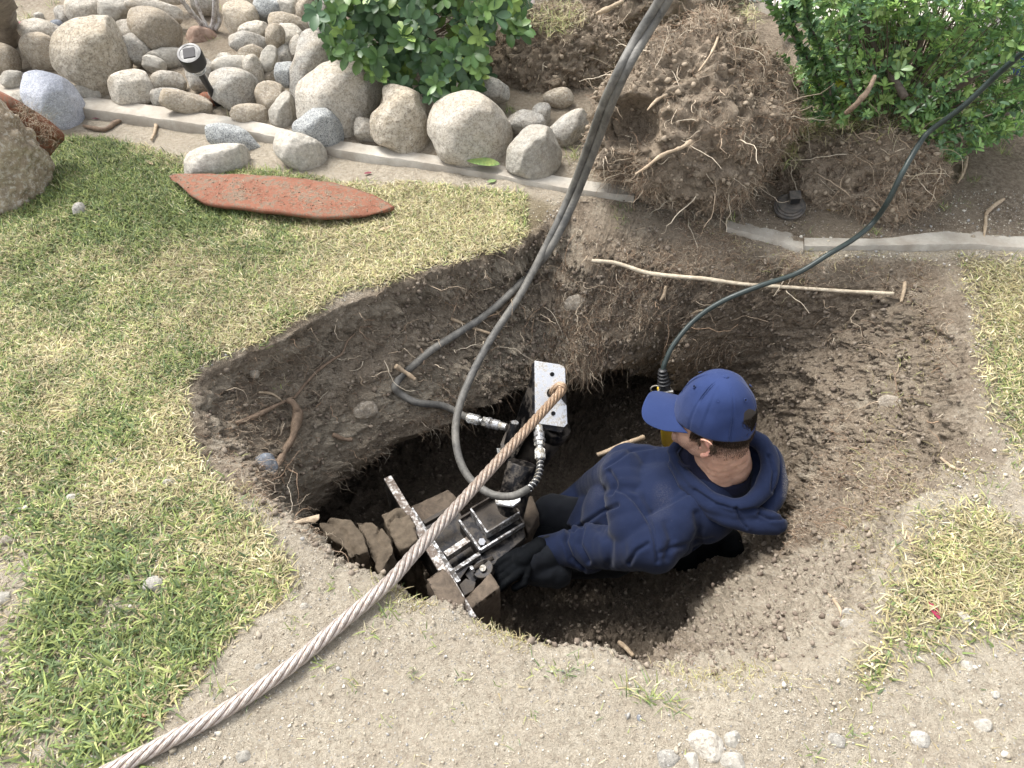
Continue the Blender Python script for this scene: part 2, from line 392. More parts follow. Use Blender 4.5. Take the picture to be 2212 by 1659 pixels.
BV = BVHTree.FromPolygons([tuple(v) for v in G.tolist()], Q.tolist())
def hit(px, py):
    r = ray(px, py).normalized(); h = BV.ray_cast(EYE, r)
    return (h[0], h[1]) if h[0] else (W(px, py), Vector((0, 0, 1)))
def drop(x, y, z=2.0):
    h = BV.ray_cast(Vector((x, y, z)), Vector((0, 0, -1)))
    return h[0].z if h[0] else 0.0
# ================================================================== CONCRETE EDGING, DRIVEWAY
def conc_mat():
    s = NT('concrete'); n = s.noise(14, 8, .7); n2 = s.noise(180, 4, .7)
    c = s.ramp(n, [(.3, (.34, .31, .26)), (.6, (.50, .47, .41))])
    c = s.mix(s.math('MULTIPLY', s.ramp(s.noise(5, 5, .6), [(.42, 0), (.58, 1)]), .5), c, (.24, .20, .155))
    c = s.mix(s.ramp(n2, [(.62, 0), (.7, .5)]), c, (.16, .14, .12))
    s.base(c); s.rough(.9); s.bump(n, .006, .6); s.bump(n2, .002, .8); return s.m
M_CONC = conc_mat()
def kerb(name, top_pts, width_px, h, label, zt, mat=M_CONC, seed=0, depth=.12):
    # top_pts: (px, py_back_edge, py_front_edge) on the top face, zt height of the top
    A = catmull([W(a, b, zt(i)) for i, (a, b, c) in enumerate(top_pts)], 14); Bq = catmull([W(a, c, zt(i)) for i, (a, b, c) in enumerate(top_pts)], 14)
    n = len(A); rows = []
    for i in range(n):
        a, b = A[i], Bq[i]; d = a - b
        prof = [a + [0, 0, -depth], a + [0, 0, -.012], a - d * .06, a - d * .3, a - d * .7, b + d * .06, b + [0, 0, -.010], b + [0, 0, -.04] - d * .03, b + [0, 0, -depth]]
        rows.append(prof)
    V = np.array(rows); k = V.shape[1]; V = V.reshape(-1, 3)
    V = V + fbm(V, 30, 3, seed)[:, None] * np.array([.002, .002, .0025])
    Qk = [(i * k + j, (i + 1) * k + j, (i + 1) * k + j + 1, i * k + j + 1) for i in range(n - 1) for j in range(k - 1)]
    o = mesh_np(name, V, Qk, mat); me = o.data
    bm = bmesh.new(); bm.from_mesh(me); bm.verts.ensure_lookup_table()
    for e in (0, n - 1): bm.faces.new([bm.verts[e * k + j] for j in range(k)])
    bmesh.ops.recalc_face_normals(bm, faces=bm.faces); bm.to_mesh(me); bm.free()
    me.set_sharp_from_angle(angle=rad(50))
    return tag(o, label, 'edging')
kerb('concrete_edging', [(-400,120,152),(-200,148,180),(0,176,206),(150,201,231),(300,222,252),(450,244,273),(560,263,290),(680,293,315),(780,309,333),(900,328,350),(1010,345,368),(1120,362,388),(1230,383,408),(1370,402,424)], 0, .05, 'long pale concrete edging strip between the lawn and the river stones', lambda i: .022 if i > 6 else .034, seed=3)
kerb('concrete_edging', [(1570,470,492),(1620,476,505),(1680,490,522),(1735,502,541)], 0, .05, 'short slanting piece of concrete edging ending behind the pit in the dirt', lambda i: .012, seed=9)
kerb('concrete_edging', [(1738,512,532),(1800,513,533),(1900,514,531),(2000,502,529),(2110,494,530),(2212,497,538),(2400,500,545),(2700,505,555)], 0, .05, 'straight pale concrete edging strip running out to the right beside the lawn', lambda i: .018, seed=12)
dw = NT('driveway'); v = dw.noise(220, 3, .7)
dw.base(dw.mix(dw.ramp(v, [(.58, 0), (.66, .8)]), (.60, .56, .49), (.25, .2, .16))); dw.rough(.9); dw.bump(v, .002, .6)
bm = bmesh.new()
a = [W(1560, 60), W(1625, 75), W(1690, 108), W(1800, 120), W(2300, 150), W(3200, 160)]
top = [Vector((p.x, p.y, .16)) for p in a] + [Vector((9.5, 11, .16)), Vector((.9, 11, .16))]
vs = [bm.verts.new(p) for p in top]; lo = [bm.verts.new(p - Vector((0, 0, .12))) for p in top]
bm.faces.new(vs); 
for i in range(len(vs)): bm.faces.new((vs[i], lo[i], lo[(i + 1) % len(vs)], vs[(i + 1) % len(vs)]))
tag(bm_obj('driveway', bm, dw.m, None, False), kind='structure')
# ================================================================== ROCKS
RM = {
 'beige': stone_mat('river_stone_beige', (.25, .225, .185), (.47, .435, .375), (.14, .12, .10), .5),
 'grey': stone_mat('river_stone_grey', (.20, .19, .17), (.40, .38, .34), (.12, .11, .10), .55),
 'pale': stone_mat('river_stone_pale', (.22, .205, .175), (.41, .385, .335), (.26, .24, .21), .4, stainf=.2),
 'brown': stone_mat('river_stone_brown', (.17, .14, .105), (.36, .31, .24), (.5, .46, .4), .35),
 'granite': stone_mat('granite', (.17, .18, .185), (.41, .42, .41), (.05, .055, .06), .75, 90, (.3, .3, .28), .3),
 'bluegrey': stone_mat('blue_grey_granite', (.20, .21, .245), (.38, .395, .44), (.54, .56, .60), .6, 80, (.2, .21, .25), .4),
 'blue': stone_mat('slate_blue', (.10, .115, .14), (.17, .19, .22), (.24, .25, .27), .3),
 'wall': stone_mat('stained_stone', (.13, .11, .085), (.27, .235, .19), (.08, .07, .055), .4),
 'rough': stone_mat('rough_boulder', (.23, .20, .15), (.46, .41, .33), (.13, .105, .08), .6, 40),
 'clod': stone_mat('crusted_lump', (.17, .135, .095), (.36, .30, .215), (.55, .52, .46), .4, 30, (.17, .12, .07), .6),
}
ICO = None
def icosphere(sub=4):
    bm = bmesh.new(); bmesh.ops.create_icosphere(bm, subdivisions=sub, radius=1)
    V = np.array([v.co[:] for v in bm.verts]); F = np.array([[v.index for v in f.verts] for f in bm.faces]); bm.free(); return V, F
ICOS = {k: icosphere(k) for k in (3, 4, 5)}
def rock(px, py, a, b, rot, kind, label, outline=None, lift=0, thick=.8, seed=None, rough=.075, sub=4, group=None, base=None, cat='stone', name='river_stone', sq=.86, parent=None):
    seed = seed if seed is not None else int(px * 7 + py * 13)
    V0, F = ICOS[sub]; V = V0.copy()
    # blockier than a ball
    V = np.sign(V) * np.abs(V) ** sq
    if outline:
        oc = np.array(outline, float); px, py = (oc.min(0) + oc.max(0)) / 2
        if kind is None: kind = 'beige'
        rel = oc - [px, py]; th = np.arctan2(-rel[:, 1], rel[:, 0]); r = np.hypot(rel[:, 0], rel[:, 1]); o = np.argsort(th); th, r = th[o], r[o]
        TT = np.linspace(-math.pi, math.pi, 180, endpoint=False)
        C = catmull([(rel[i, 0], -rel[i, 1], 0) for i in o], 8, True)
        tc = np.arctan2(C[:, 1], C[:, 0]); rc = np.hypot(C[:, 0], C[:, 1]); oo = np.argsort(tc); tc, rc = tc[oo], rc[oo]
        phi = np.arctan2(V0[:, 1], V0[:, 0])
        rr = np.interp(phi, np.concatenate([tc - 2 * math.pi, tc, tc + 2 * math.pi]), np.tile(rc, 3))
        h = np.hypot(V0[:, 0], V0[:, 1]); hh = h ** sq
        a = b = None; bb = min(np.ptp(oc[:, 0]), np.ptp(oc[:, 1])) / 2; aa = max(np.ptp(oc[:, 0]), np.ptp(oc[:, 1])) / 2
        V = np.stack([np.cos(phi) * hh * rr, np.sin(phi) * hh * rr, V[:, 2] * bb * thick], 1)
    else:
        # superellipse-ish smooth pebble with slight facets
        c, s_ = math.cos(rad(rot)), math.sin(rad(rot)); bb = b; aa = a
        X, Y = V[:, 0] * a, V[:, 1] * b
        V = np.stack([X * c - Y * s_, X * s_ + Y * c, V[:, 2] * b * thick], 1)
    # facet planes
    rs = np.random.RandomState(seed % 100000); R = aa
    for _ in range(11):
        n = rs.normal(size=3); n /= np.linalg.norm(n); 
        if abs(n[2]) < .35: n[2] = .6 * np.sign(n[2] or 1); n /= np.linalg.norm(n)
        dd = V @ n; m = dd.max() * rs.uniform(.66, .88); over = np.maximum(dd - m, 0); V = V - over[:, None] * n * .78
    V = V * (1 + rough * fbm(V / R + seed % 97, 1.6, 3, seed % 1000))[:, None] + V0 * (rough * .35 * R * fbm(V / R + seed % 89, 5, 4, seed % 991))[:, None]
    if rough > .08: V = V + V0 * (rough * .5 * R * fbm(V / R + 3, 14, 3, seed % 983))[:, None]
    # place: local z towards the camera ray
    rr_ = ray(px, py); z = -rr_.normalized(); x = Vector((1, 0, 0)); x = (x - z * x.dot(z)).normalized(); y = z.cross(x)
    g = 0
    zc = 0; 
    for _ in range(5):
        p = W(px, py, zc) if base is None else base
        dep = depth_of(p); sc = dep / FPX * 1.0
        ext = math.sqrt((aa * abs(x.z)) ** 2 + (bb * 1.0 * abs(y.z)) ** 2 + (bb * thick * abs(z.z)) ** 2) * sc if not outline else math.sqrt((bb * y.z) ** 2 + (bb * thick * z.z) ** 2) * sc
        gz = float(ground_z([p.x], [p.y])[0]); zc = gz + ext * .72 + lift
    p = W(px, py, zc) if base is None else base
    Vw = V * (depth_of(p) / FPX) * 1.15
    o = mesh_np(name, Vw, F, RM[kind])
    M = Matrix((x, y, z)).transposed().to_4x4(); M.translation = p; o.matrix_world = M
    return tag(o, label, cat, group)
def c1(L): return [(x / 3, y / 3) for x, y in L]
def c2(L): return [(590 + x / 3, y / 3) for x, y in L]
G1 = 'river stones piled in the planting bed'; G2 = 'stones strewn on the lawn'; G3 = 'stones at the front edge of the dirt'
rock(0,0,0,0,0,'rough','largest rough beige boulder in the left half of the bed, behind the edging', c1([(420,250),(530,175),(650,160),(760,175),(810,250),(825,430),(770,560),(725,620),(640,605),(520,540),(410,450),(378,370),(390,290)]), thick=.7, rough=.07, sub=5, group=G1)
for args in [
 (92,115,37,36,0,'brown','round speckled brown stone just left of the largest boulder',0),
 (97,77,46,27,-25,'beige','smooth beige stone behind the round speckled brown one at the left',.03),
 (123,60,14,14,0,'blue','small slate blue pebble peeping out between beige stones at far left',.05),
 (143,47,22,28,15,'grey','small upright grey stone next to the slate blue pebble',.02),
 (190,26,37,38,30,'beige','big egg shaped beige stone at the top behind the largest boulder',.03),
 (250,27,31,32,0,'pale','pale knobbly round stone at the top right of the egg shaped one',.03),
 (342,28,58,22,-16,'beige','long beige stone lying behind the blocky brown one at the top',.05),
 (278,66,30,20,10,'beige','half hidden beige stone between the largest boulder and the blocky brown one',.0),
 (297,110,22,32,25,'grey','upright oval grey stone touching the right side of the largest boulder',.02),
 (333,142,24,17,-22,'pale','small pinkish wedge stone below the blocky brown one',.03),
 (362,126,42,19,5,'pale','flat whitish slab under the blocky brown stone beside the solar light',0),
 (287,191,45,33,8,'beige','broad beige stone on the concrete edging right of the largest boulder',.01),
 (364,177,35,20,-4,'beige','smooth oval stone between the broad beige one and the solar light',.02),
 (358,212,38,19,4,'grey','low grey stone half hidden behind the pear shaped stone',.0),
 (408,223,60,21,-14,'brown','pear shaped brown stone lying along the edging at the foot of the solar light',.01),
 (435,165,34,34,-35,'grey','dusty wedge of stone directly behind the solar light',0),
 (512,147,46,24,4,'pale','low whitish stone with a double hump behind the angular grey stone',.03),
 (548,154,18,32,10,'beige','upright beige stone at the right end of the double humped whitish one',.02),
 (486,132,18,15,0,'beige','small beige stone peeping over the double humped whitish one',.04),
 (520,43,35,35,0,'brown','round brown stone right of the white barked stems',.04),
 (592,25,39,31,-8,'granite','black and white speckled round stone at the top of the bed',.04),
 (622,22,24,26,0,'pale','pale stone behind the speckled round one at the top',.06),
 (625,56,44,22,-14,'brown','long smooth brown stone below the speckled round one at the top',.06),
 (550,72,31,21,10,'beige','smooth beige stone left of the small brown ball stone',.05),
 (595,80,19,24,-5,'brown','small brown ball stone resting on top of the heap',.09),
 (540,96,44,22,-14,'grey','pointed grey stone lying below the round brown one',.04),
 (541,115,31,15,16,'brown','slim oval brown stone in the middle of the heap',.06),
 (580,127,16,26,-24,'pale','small upright pale oval stone in the middle of the heap',.05),
 (618,120,18,20,10,'grey','small grey triangular stone right of the pale oval one',.03),
 (636,126,9,12,0,'brown','tiny brown stone beside the tall leaning slab',.02),
 (618,160,22,25,0,'granite','small black and white speckled ball stone left of the tall leaning slab',.05),
 (585,168,16,18,0,'brown','small shaded brown stone under the pale oval one',0),
 (628,85,32,30,0,'beige','beige stone behind the small brown ball stone',.05),
 (646,103,18,24,-10,'beige','narrow beige stone leaning on the top of the tall slab',.05),
 (663,30,22,30,-8,'brown','upright brown stone beside the bush at the top',.04),
 (678,58,14,18,0,'grey','small grey stone half under the left side of the bush',.05),
 (588,212,31,31,0,'brown','squarish brown stone right of the angular grey one',.0),
 (540,248,37,20,2,'brown','flat oval brown stone on the edging below the angular grey one',.0),
 (790,281,24,27,0,'beige','small beige stone tucked behind the rough trapezoid boulder',.0),
 (1137,266,37,25,-8,'grey','oval grey stone right of the biggest rounded boulder',.02),
 (1170,248,20,23,0,'grey','small square grey stone behind the oval grey one near the hose',.0),
 (1227,284,52,29,38,'grey','long grey stone leaning up towards the black hoses',.0),
 (1206,213,29,20,6,'brown','loose oval stone under the uprooted soil clump',.0),
 (1066,197,37,22,-26,'grey','pointed grey stone under the yellow green leaves of the bush',.05),
 (33,172,26,17,0,'pale','small white dome shaped stone behind the edging at the far left',.02),
 (5,133,34,33,-30,'brown','brown angular stone cut by the left edge of the photo',.02),
 (187,197,34,13,-10,'pale','flat pale stone pressed against the edging next to the blue grey boulder',.01),
 (58,215,28,14,-15,'pale','cream stone peeping out between the terracotta shard and the blue grey boulder',.0),
 (536,4,42,18,0,'brown','brown stone cut by the top edge behind the round brown one',.04),
 (440,8,24,24,0,'grey','grey stone between the white barked stems at the top edge',.02),
 (288,4,30,12,0,'brown','brown stone at the top edge behind the pale knobbly one',.08),
 (170,-4,24,16,0,'grey','grey stone cut by the top edge at far left',.0),
 (370,-10,40,16,0,'beige','beige stone cut by the top edge behind the long beige one',.06),
 (84,35,10,7,0,'pale','tiny pale pebble in the weedy corner at the top left',.0),
 (700,20,20,24,0,'grey','grey stone in the shade under the left of the bush',.0),
 (985,195,26,16,0,'beige','small stone showing between the leaves above the biggest rounded boulder',.03),
 ]:
    rock(*args[:6], args[6], lift=args[7], group=G1)
rock(0,0,0,0,0,'brown','blocky brown boulder with a flat face above the solar light',c1([(860,90),(960,65),(1060,90),(1120,140),(1168,190),(1150,290),(1110,315),(960,305),(900,230),(850,130)]), lift=.05, group=G1)
rock(0,0,0,0,0,'grey','large angular grey stone right of the solar light stake',c1([(1362,540),(1390,490),(1500,458),(1620,490),(1690,560),(1680,640),(1620,680),(1510,705),(1420,650),(1370,600)]), group=G1)
rock(0,0,0,0,0,'grey','tall leaning grey slab in shade under the left side of the bush',c1([(1990,240),(2130,240),(2200,300),(2230,420),(2080,480),(1960,600),(1920,655),(1870,610),(1880,520),(1930,400)]), lift=.02, thick=.6, group=G1)
rock(0,0,0,0,0,'pale','upright pale grey stone with flat facets leaning on the edging',c1([(1750,740),(1800,660),(1860,610),(1920,660),(1930,700),(1885,820),(1830,830),(1770,800)]), group=G1)
rock(0,0,0,0,0,'beige','large smooth cream boulder left of the rough trapezoid one',c2([(160,650),(200,560),(320,470),(450,410),(560,375),(660,400),(740,540),(690,640),(600,750),(530,870),(470,880),(330,760),(175,755)]), thick=.65, sub=5, rough=.055, group=G1)
rock(0,0,0,0,0,'granite','dark speckled triangular granite lying on the edging strip',c2([(130,830),(200,770),(290,710),(360,730),(440,810),(465,890),(430,930),(320,930),(200,890)]), lift=.03, sub=5, rough=.055, group=G1)
rock(0,0,0,0,0,'rough','rough trapezoid boulder with a brown stain on its lower edge',c2([(740,590),(860,600),(970,660),(975,760),(1010,840),(1057,930),(1020,980),(900,1005),(760,940),(680,900),(640,820),(660,760),(730,680)]), sub=5, thick=.6, rough=.075, group=G1, sq=.75)
rock(0,0,0,0,0,'beige','biggest rounded boulder directly under the leafy bush',c2([(1010,760),(1060,700),(1180,640),(1300,630),(1450,720),(1540,840),(1565,930),(1500,1020),(1400,1060),(1200,1045),(1110,1010),(1060,900),(1020,830)]), sub=5, thick=.8, rough=.055, group=G1)
rock(0,0,0,0,0,'pale','smooth dome shaped boulder standing on the edging beside the black hoses',c2([(1520,1030),(1550,950),(1620,870),(1680,835),(1790,860),(1840,950),(1870,1010),(1840,1090),(1720,1155),(1600,1120),(1530,1080)]), sub=5, rough=.055, group=G1)
rock(0,0,0,0,0,'pale','speckled wedge shaped stone fallen from the edging onto the lawn edge',c2([(10,900),(50,870),(180,880),(290,930),(350,1000),(345,1070),(290,1100),(150,1090),(60,1020)]), sub=5, rough=.055, group=G1)
rock(505,301,55,25,-16,'granite','speckled grey stone lying against the edging above the flat topped white one',lift=0, sub=5, group=G1)
rock(0,0,0,0,0,'pale','flat topped whitish stone beside the tip of the long terracotta shard',c1([(1210,1100),(1240,1020),(1330,965),(1480,945),(1600,960),(1630,1020),(1600,1100),(1560,1130),(1220,1125)]), sub=5, rough=.04, group=G1, sq=.75)
rock(0,0,0,0,0,'bluegrey','blue grey granite boulder standing on the edging at the left',c1([(190,560),(230,510),(310,495),(420,530),(490,590),(520,690),(530,800),(500,860),(440,860),(330,790),(230,700),(195,620)]), sub=5, rough=.05, group=G1)
rock(0,0,0,0,0,'clod','large crusted brown rock cut by the left edge of the photo',c1([(-160,640),(0,650),(60,700),(130,790),(190,860),(235,960),(275,1060),(255,1160),(200,1260),(110,1330),(0,1400),(-160,1380)]), sub=5, rough=.17, thick=.8, sq=.8, lift=.05)
for args in [
 (173,459,13,20,0,'grey','small upright cone shaped stone in the green grass at the left'),
 (163,1077,18,11,0,'pale','white oval stone in the grass at the left'),
 (367,1046,17,10,-10,'pale','chalky flat stone in the grass near the left end of the pit'),
 (333,1267,21,21,-30,'grey','triangular flat grey stone in the grass, the largest on the lawn'),
 (388,1258,7,9,0,'grey','tiny grey chip right of the triangular stone'),
 (342,1297,10,6,0,'pale','tiny tan pebble just below the triangular stone'),
 (32,1165,28,12,8,'brown','long flat brown stone half buried in the lawn near the left edge'),
 (393,1192,11,8,0,'grey','small dark grey stone on the lawn above the triangular one'),
 (8,1296,16,17,0,'pale','pale stone cut by the left edge low in the photo'),
 (524,1637,17,14,0,'pale','cream pebble on the dry dirt under the steel cable'),
 (198,1647,18,12,0,'grey','half buried stone at the bottom edge left of the steel cable'),
 (372,1020,8,6,0,'pale','tiny cream pebble above the chalky flat stone'),
 (262,1340,6,5,0,'pale','tiny cream pebble in the grass below and left of the triangular stone'),
 (560,1440,9,6,0,'pale','pale pebble on the dirt above the steel cable'),
 (835,1408,5,5,0,'grey','tiny grey pebble beside the steel cable near the pit'),
 (658,1310,10,8,0,'beige','tan pebble close to the steel cable at the pit edge'),
 (257,996,16,8,5,'pale','bleached flat chip in the grass left of the pit'),
 (2079,1334,18,11,-20,'pale','white flat stone in the right patch of grass near the red petal'),
 (2123,1568,20,12,15,'pale','bright oval stone lying in the dirt at the lower right'),
 (1987,1598,20,17,0,'grey','triangular half buried stone in the dirt at the lower right'),
 (1808,1600,20,13,-20,'grey','flat stone under the lowest tuft of grass at the right'),
 (2090,1438,14,10,0,'pale','pale stone at the edge of the right grass patch'),
 (2150,1500,10,7,0,'pale','small pale stone in the dirt near the right edge'),
 (1970,1566,8,6,0,'beige','tiny tan stone left of the bright oval one at lower right'),
 (1837,1326,17,11,-20,'grey','grey stone beside a thin root right of the pit, upper of two'),
 (1833,1348,17,10,0,'beige','tan stone beside a thin root right of the pit, lower of two'),
 (1924,868,25,13,-8,'wall','flat pale stone embedded in the right slope of the pit'),
 (1700,1380,8,5,0,'pale','tiny pale chip on the dirt right of the pit'),
 (1437,1453,6,5,0,'pale','round white pebble on the dry dirt just below the pit'),
 (1381,1551,5,7,0,'blue','small blue grey pebble in the dirt below the pit'),
 ]:
    bh, bn = hit(args[0], args[1])
    rock(*args[:7], base=bh + Vector((0, 0, -.001)), group=G2 if args[1] > 0 else None, thick=.6, sub=3)
for args in [
 (1525,1612,38,29,-5,'beige','broadest tan stone of the row at the bottom edge'),
 (1582,1600,17,21,0,'pale','upright pale stone right of the broadest one at the bottom edge'),
 (1441,1642,26,19,0,'grey','half buried grey stone at the left end of the row at the bottom edge'),
 (1492,1645,17,20,10,'pale','bright pale stone left of centre in the row at the bottom edge'),
 (1584,1648,30,19,-8,'pale','wide pale stone touching the bottom edge under the upright one'),
 (1522,1652,13,9,0,'brown','small dark stone wedged under the broadest one'),
 (1544,1647,11,11,0,'grey','small round stone wedged right of the small dark one'),
 (1624,1653,15,10,0,'grey','small stone at the right end of the row at the bottom edge'),
 (1413,1653,9,6,0,'pale','tiny white pebble at the far left of the row at the bottom edge'),
 (1650,1620,9,6,0,'beige','tiny pebble right of the row at the bottom edge')]:
    rock(*args[:7], group=G3, thick=.7, lift=-.016)
def wallrock(px, py, a, b, rot, kind, label):
    p, n = hit(px, py); rock(px, py, a, b, rot, kind, label, base=p + n * .005, thick=.7, sub=4, group='stones in the pit wall')
wallrock(789, 884, 27, 18, 20, 'wall', 'smooth grey stone bulging out of the left pit wall below the hose')
wallrock(572, 1006, 24, 22, 0, 'blue', 'dusty blue stone beside the thick root in the left pit wall')
wallrock(1240, 655, 22, 16, 10, 'wall', 'dark lump in the back wall of the pit right of the hoses')
wallrock(550, 805, 10, 9, 0, 'wall', 'small dark round lump at the upper left lip of the pit')
# ================================================================== GRASS
def blades(n, xs, ys, zs, L, Wd, lean, az, cols, curl=None, nb=3, rs=None):
    n = len(xs); t = np.linspace(0, 1, nb + 1)
    curl = rs.uniform(.2, 1.2, n) if curl is None else curl
    dirx, diry = np.cos(az), np.sin(az)
    V = np.zeros((n, (nb + 1) * 2, 3), np.float32); x = np.zeros(n); z = np.zeros(n); ang = lean.copy()
    for k, tt in enumerate(t):
        if k:
            x = x + np.sin(ang) * L / nb; z = z + np.cos(ang) * L / nb; ang = np.minimum(ang + curl / nb, 1.75)
        ww = Wd * (1 - tt ** 2.2 * .9) * .5
        cx, cy = xs + dirx * x, ys + diry * x
        V[:, 2 * k] = np.stack([cx - diry * ww, cy + dirx * ww, zs + z], 1)
        V[:, 2 * k + 1] = np.stack([cx + diry * ww, cy - dirx * ww, zs + z + ww * .3], 1)
    V[:, :, 2] = np.maximum(V[:, :, 2], (zs - .012)[:, None])
    base = (np.arange(n) * (nb + 1) * 2)[:, None, None]
    q = np.array([[2 * k, 2 * k + 1, 2 * k + 3, 2 * k + 2] for k in range(nb)])[None]
    Q = (base + q).reshape(-1, 4); C = np.repeat(cols, (nb + 1) * 2, axis=0)
    return V.reshape(-1, 3), Q, C
GREEN = np.array([(.175, .235, .075), (.23, .29, .095), (.31, .37, .12), (.12, .175, .07), (.39, .43, .16), (.205, .27, .125)])
STRAW = np.array([(.56, .49, .28), (.46, .39, .22), (.64, .58, .38), (.38, .31, .17), (.44, .45, .19)])
rs = np.random.RandomState(7)
M_GRASS = vcol_mat('grass_blade', .55, .25, .3)
def scatter(n, box, dens, seed):
    r = np.random.RandomState(seed); x = r.uniform(box[0], box[1], n); y = r.uniform(box[2], box[3], n)
    k = r.rand(n) < dens(x, y); return x[k], y[k]
GT = {}
def gz(x, y): return ground_z(x, y) + .0045 * fbm(np.stack([x, y, ground_z(x, y)], 1), 38, 4, 41, .6)
def polar(x, y): return np.hypot(x - PC.x, y - PC.y) - np.interp(np.arctan2(y - PC.y, x - PC.x), T, R0, period=2 * math.pi)
VV, QQ, CC, off = [], [], [], 0
def add(V, Q, C):
    global off
    VV.append(V); QQ.append(Q + off); CC.append(C); off += len(V)
def dn(x, y): return turf_density(x, y) * (polar(x, y) > -.022)
for box, n, seed in [((-2.9, .05, .28, 2.75), 680000, 1), ((.7, 2.5, .3, 2.0), 250000, 2)]:
    x, y = scatter(n, box, dn, seed); m = len(x); z = gz(x, y); P = np.stack([x, y, z], 1)
    ok = (proj(P)[0] > -600) & (proj(P)[0] < 2330) & (proj(P)[1] < 1760); x, y, z, P = x[ok], y[ok], z[ok], P[ok]; m = len(x)
    ppx, ppy = proj(P)
    # how straw coloured: greener at the left by the edging and in the front, bleached in the middle
    dry = .60 + .75 * fbm(P, 2.2, 3, 71) + .5 * fbm(P, 9, 2, 72)
    dry += np.clip(1 - np.hypot(ppx - 950, (ppy - 500) * 1.6) / 700, 0, 1) * .28 - np.clip(1 - np.hypot(ppx - 250, (ppy - 400) * 2) / 350, 0, 1) * .75
    dry -= np.clip((1.5 - y) / .8, 0, 1) * .16 * (x < 0)
    dry += .24 * (x > .5)
    edge = polar(x, y); dry += np.clip(1 - edge / .05, 0, 1) * .5
    isdry = rs.rand(m) < np.clip(dry, .10, .93)
    cols = np.where(isdry[:, None], STRAW[rs.randint(0, len(STRAW), m)], GREEN[rs.randint(0, len(GREEN), m)])
    cols = cols * rs.uniform(.45, 1.25, (m, 1))  * (1 + .25 * fbm(P, 16, 2, 66))[:, None]
    frontf = np.clip((1.55 - y) / 1.0, 0, 1)
    L = np.where(isdry, rs.uniform(.010, .034, m), rs.uniform(.014, .036, m) * np.where(x > .5, .62, 1) * (1 + .45 * frontf))
    lean = np.where(isdry, rs.uniform(.8, 1.6, m), rs.uniform(.45, 1.5, m))
    wd = rs.uniform(.0022, .0046, m) * np.where(isdry, .8, 1 + .35 * frontf)
    az = rs.uniform(0, 2 * math.pi, m)
    add(*blades(m, x, y, z - .002 + isdry * rs.uniform(0, .006, m), L, wd, lean, az, cols, nb=3, rs=rs))
grass = mesh_np('grass', np.concatenate(VV), np.concatenate(QQ), M_GRASS, cols=np.concatenate(CC))
tag(grass, 'short patchy lawn grass, half green and half straw coloured, around the pit', 'grass', kind='stuff')
# sparse tufts on the bare dirt
VV, QQ, CC, off = [], [], [], 0
tuft = [(1235,1440,9,1),(1165,1450,7,.9),(1210,1455,8,.8),(1360,1495,14,1),(1400,1500,16,1),(1440,1510,12,.9),(1470,1530,10,.8),(880,1290,9,1),(830,1320,12,1),(800,1370,9,.8),(860,1330,9,1),(930,1380,6,.8),(700,1440,9,.8),(760,1480,8,.7),(640,1350,10,.8),(610,1290,12,.9),(720,1260,8,.8),(780,1300,7,.8),(560,1500,7,.7),(470,1490,12,.9),(1000,1470,5,.6),(1080,1480,4,.6),(900,1450,6,.8),(980,1540,4,.6),(1150,1550,4,.5),(840,1550,5,.5),(2150,1050,12,.9),(2060,1010,9,.7),(1990,1110,12,.8),(2010,1170,12,.8),(2130,1240,10,.8),(1360,455,8,.9),(1580,475,14,1.1),(1330,470,7,.9),(1750,508,7,.8),(2100,395,12,1.1),(2165,330,14,1.3),(2010,430,14,.9),(2040,450,10,.8),(2085,440,8,.8),(60,40,25,1.2),(40,80,18,1),(90,60,14,1),(30,20,20,1.3),(115,10,10,1.4),(250,-2,8,1.5),(480,20,10,1.2),(410,75,14,1),(455,85,12,.9),(500,250,10,1),(490,235,8,.9),(1100,240,16,1),(650,250,6,.9),(600,375,20,1),(665,348,10,1),(1840,1590,8,.8),(1750,1620,6,.6),(1870,1650,6,.6),(1100,300,5,.8),(575,760,9,.9),(590,790,7,.9),(520,985,6,.7),(1240,340,24,1.3),(1270,360,20,1.2),(1880,500,10,.9),(1330,450,9,.8),(1345,480,9,.8)]
for i, (px, py, k, s) in enumerate(tuft):
    k = int(k * 1.6); p, n = hit(px, py); x = p.x + rs.normal(0, .014 * s, k); y = p.y + rs.normal(0, .014 * s, k); z = np.full(k, p.z)
    z = np.array([drop(a, b) for a, b in zip(x, y)]); c = GREEN[rs.randint(0, 6, k)] * rs.uniform(.8, 1.3, (k, 1))
    d = rs.rand(k) < .25; c[d] = STRAW[rs.randint(0, 5, d.sum())]
    add(*blades(k, x, y, z - .002, rs.uniform(.012, .045, k) * s, rs.uniform(.0015, .003, k), rs.uniform(.2, 1.2, k), rs.uniform(0, 6.3, k), c, rs=rs))
# loose clippings and straw lying about
x, y = scatter(26000, (-1.3, 1.9, .3, 2.2), lambda a, b: (.08 + .35 * (a > .6) + .25 * (turf_density(a, b) > .02)) * (polar(a, b) > .0) * (1 - .8 * inpoly(a, b, BED)), 5)
k = len(x); c = STRAW[rs.randint(0, 5, k)] * rs.uniform(.8, 1.2, (k, 1)); g_ = rs.rand(k) < .12; c[g_] = GREEN[rs.randint(0, 6, g_.sum())]
add(*blades(k, x, y, gz(x, y) + .001, rs.uniform(.006, .022, k), rs.uniform(.001, .002, k), rs.uniform(1.2, 1.6, k), rs.uniform(0, 6.3, k), c, rs=rs))
tg = mesh_np('grass_tufts', np.concatenate(VV), np.concatenate(QQ), M_GRASS, cols=np.concatenate(CC))
tag(tg, 'scattered grass tufts, clippings and weeds on the bare dirt', 'grass', kind='stuff')
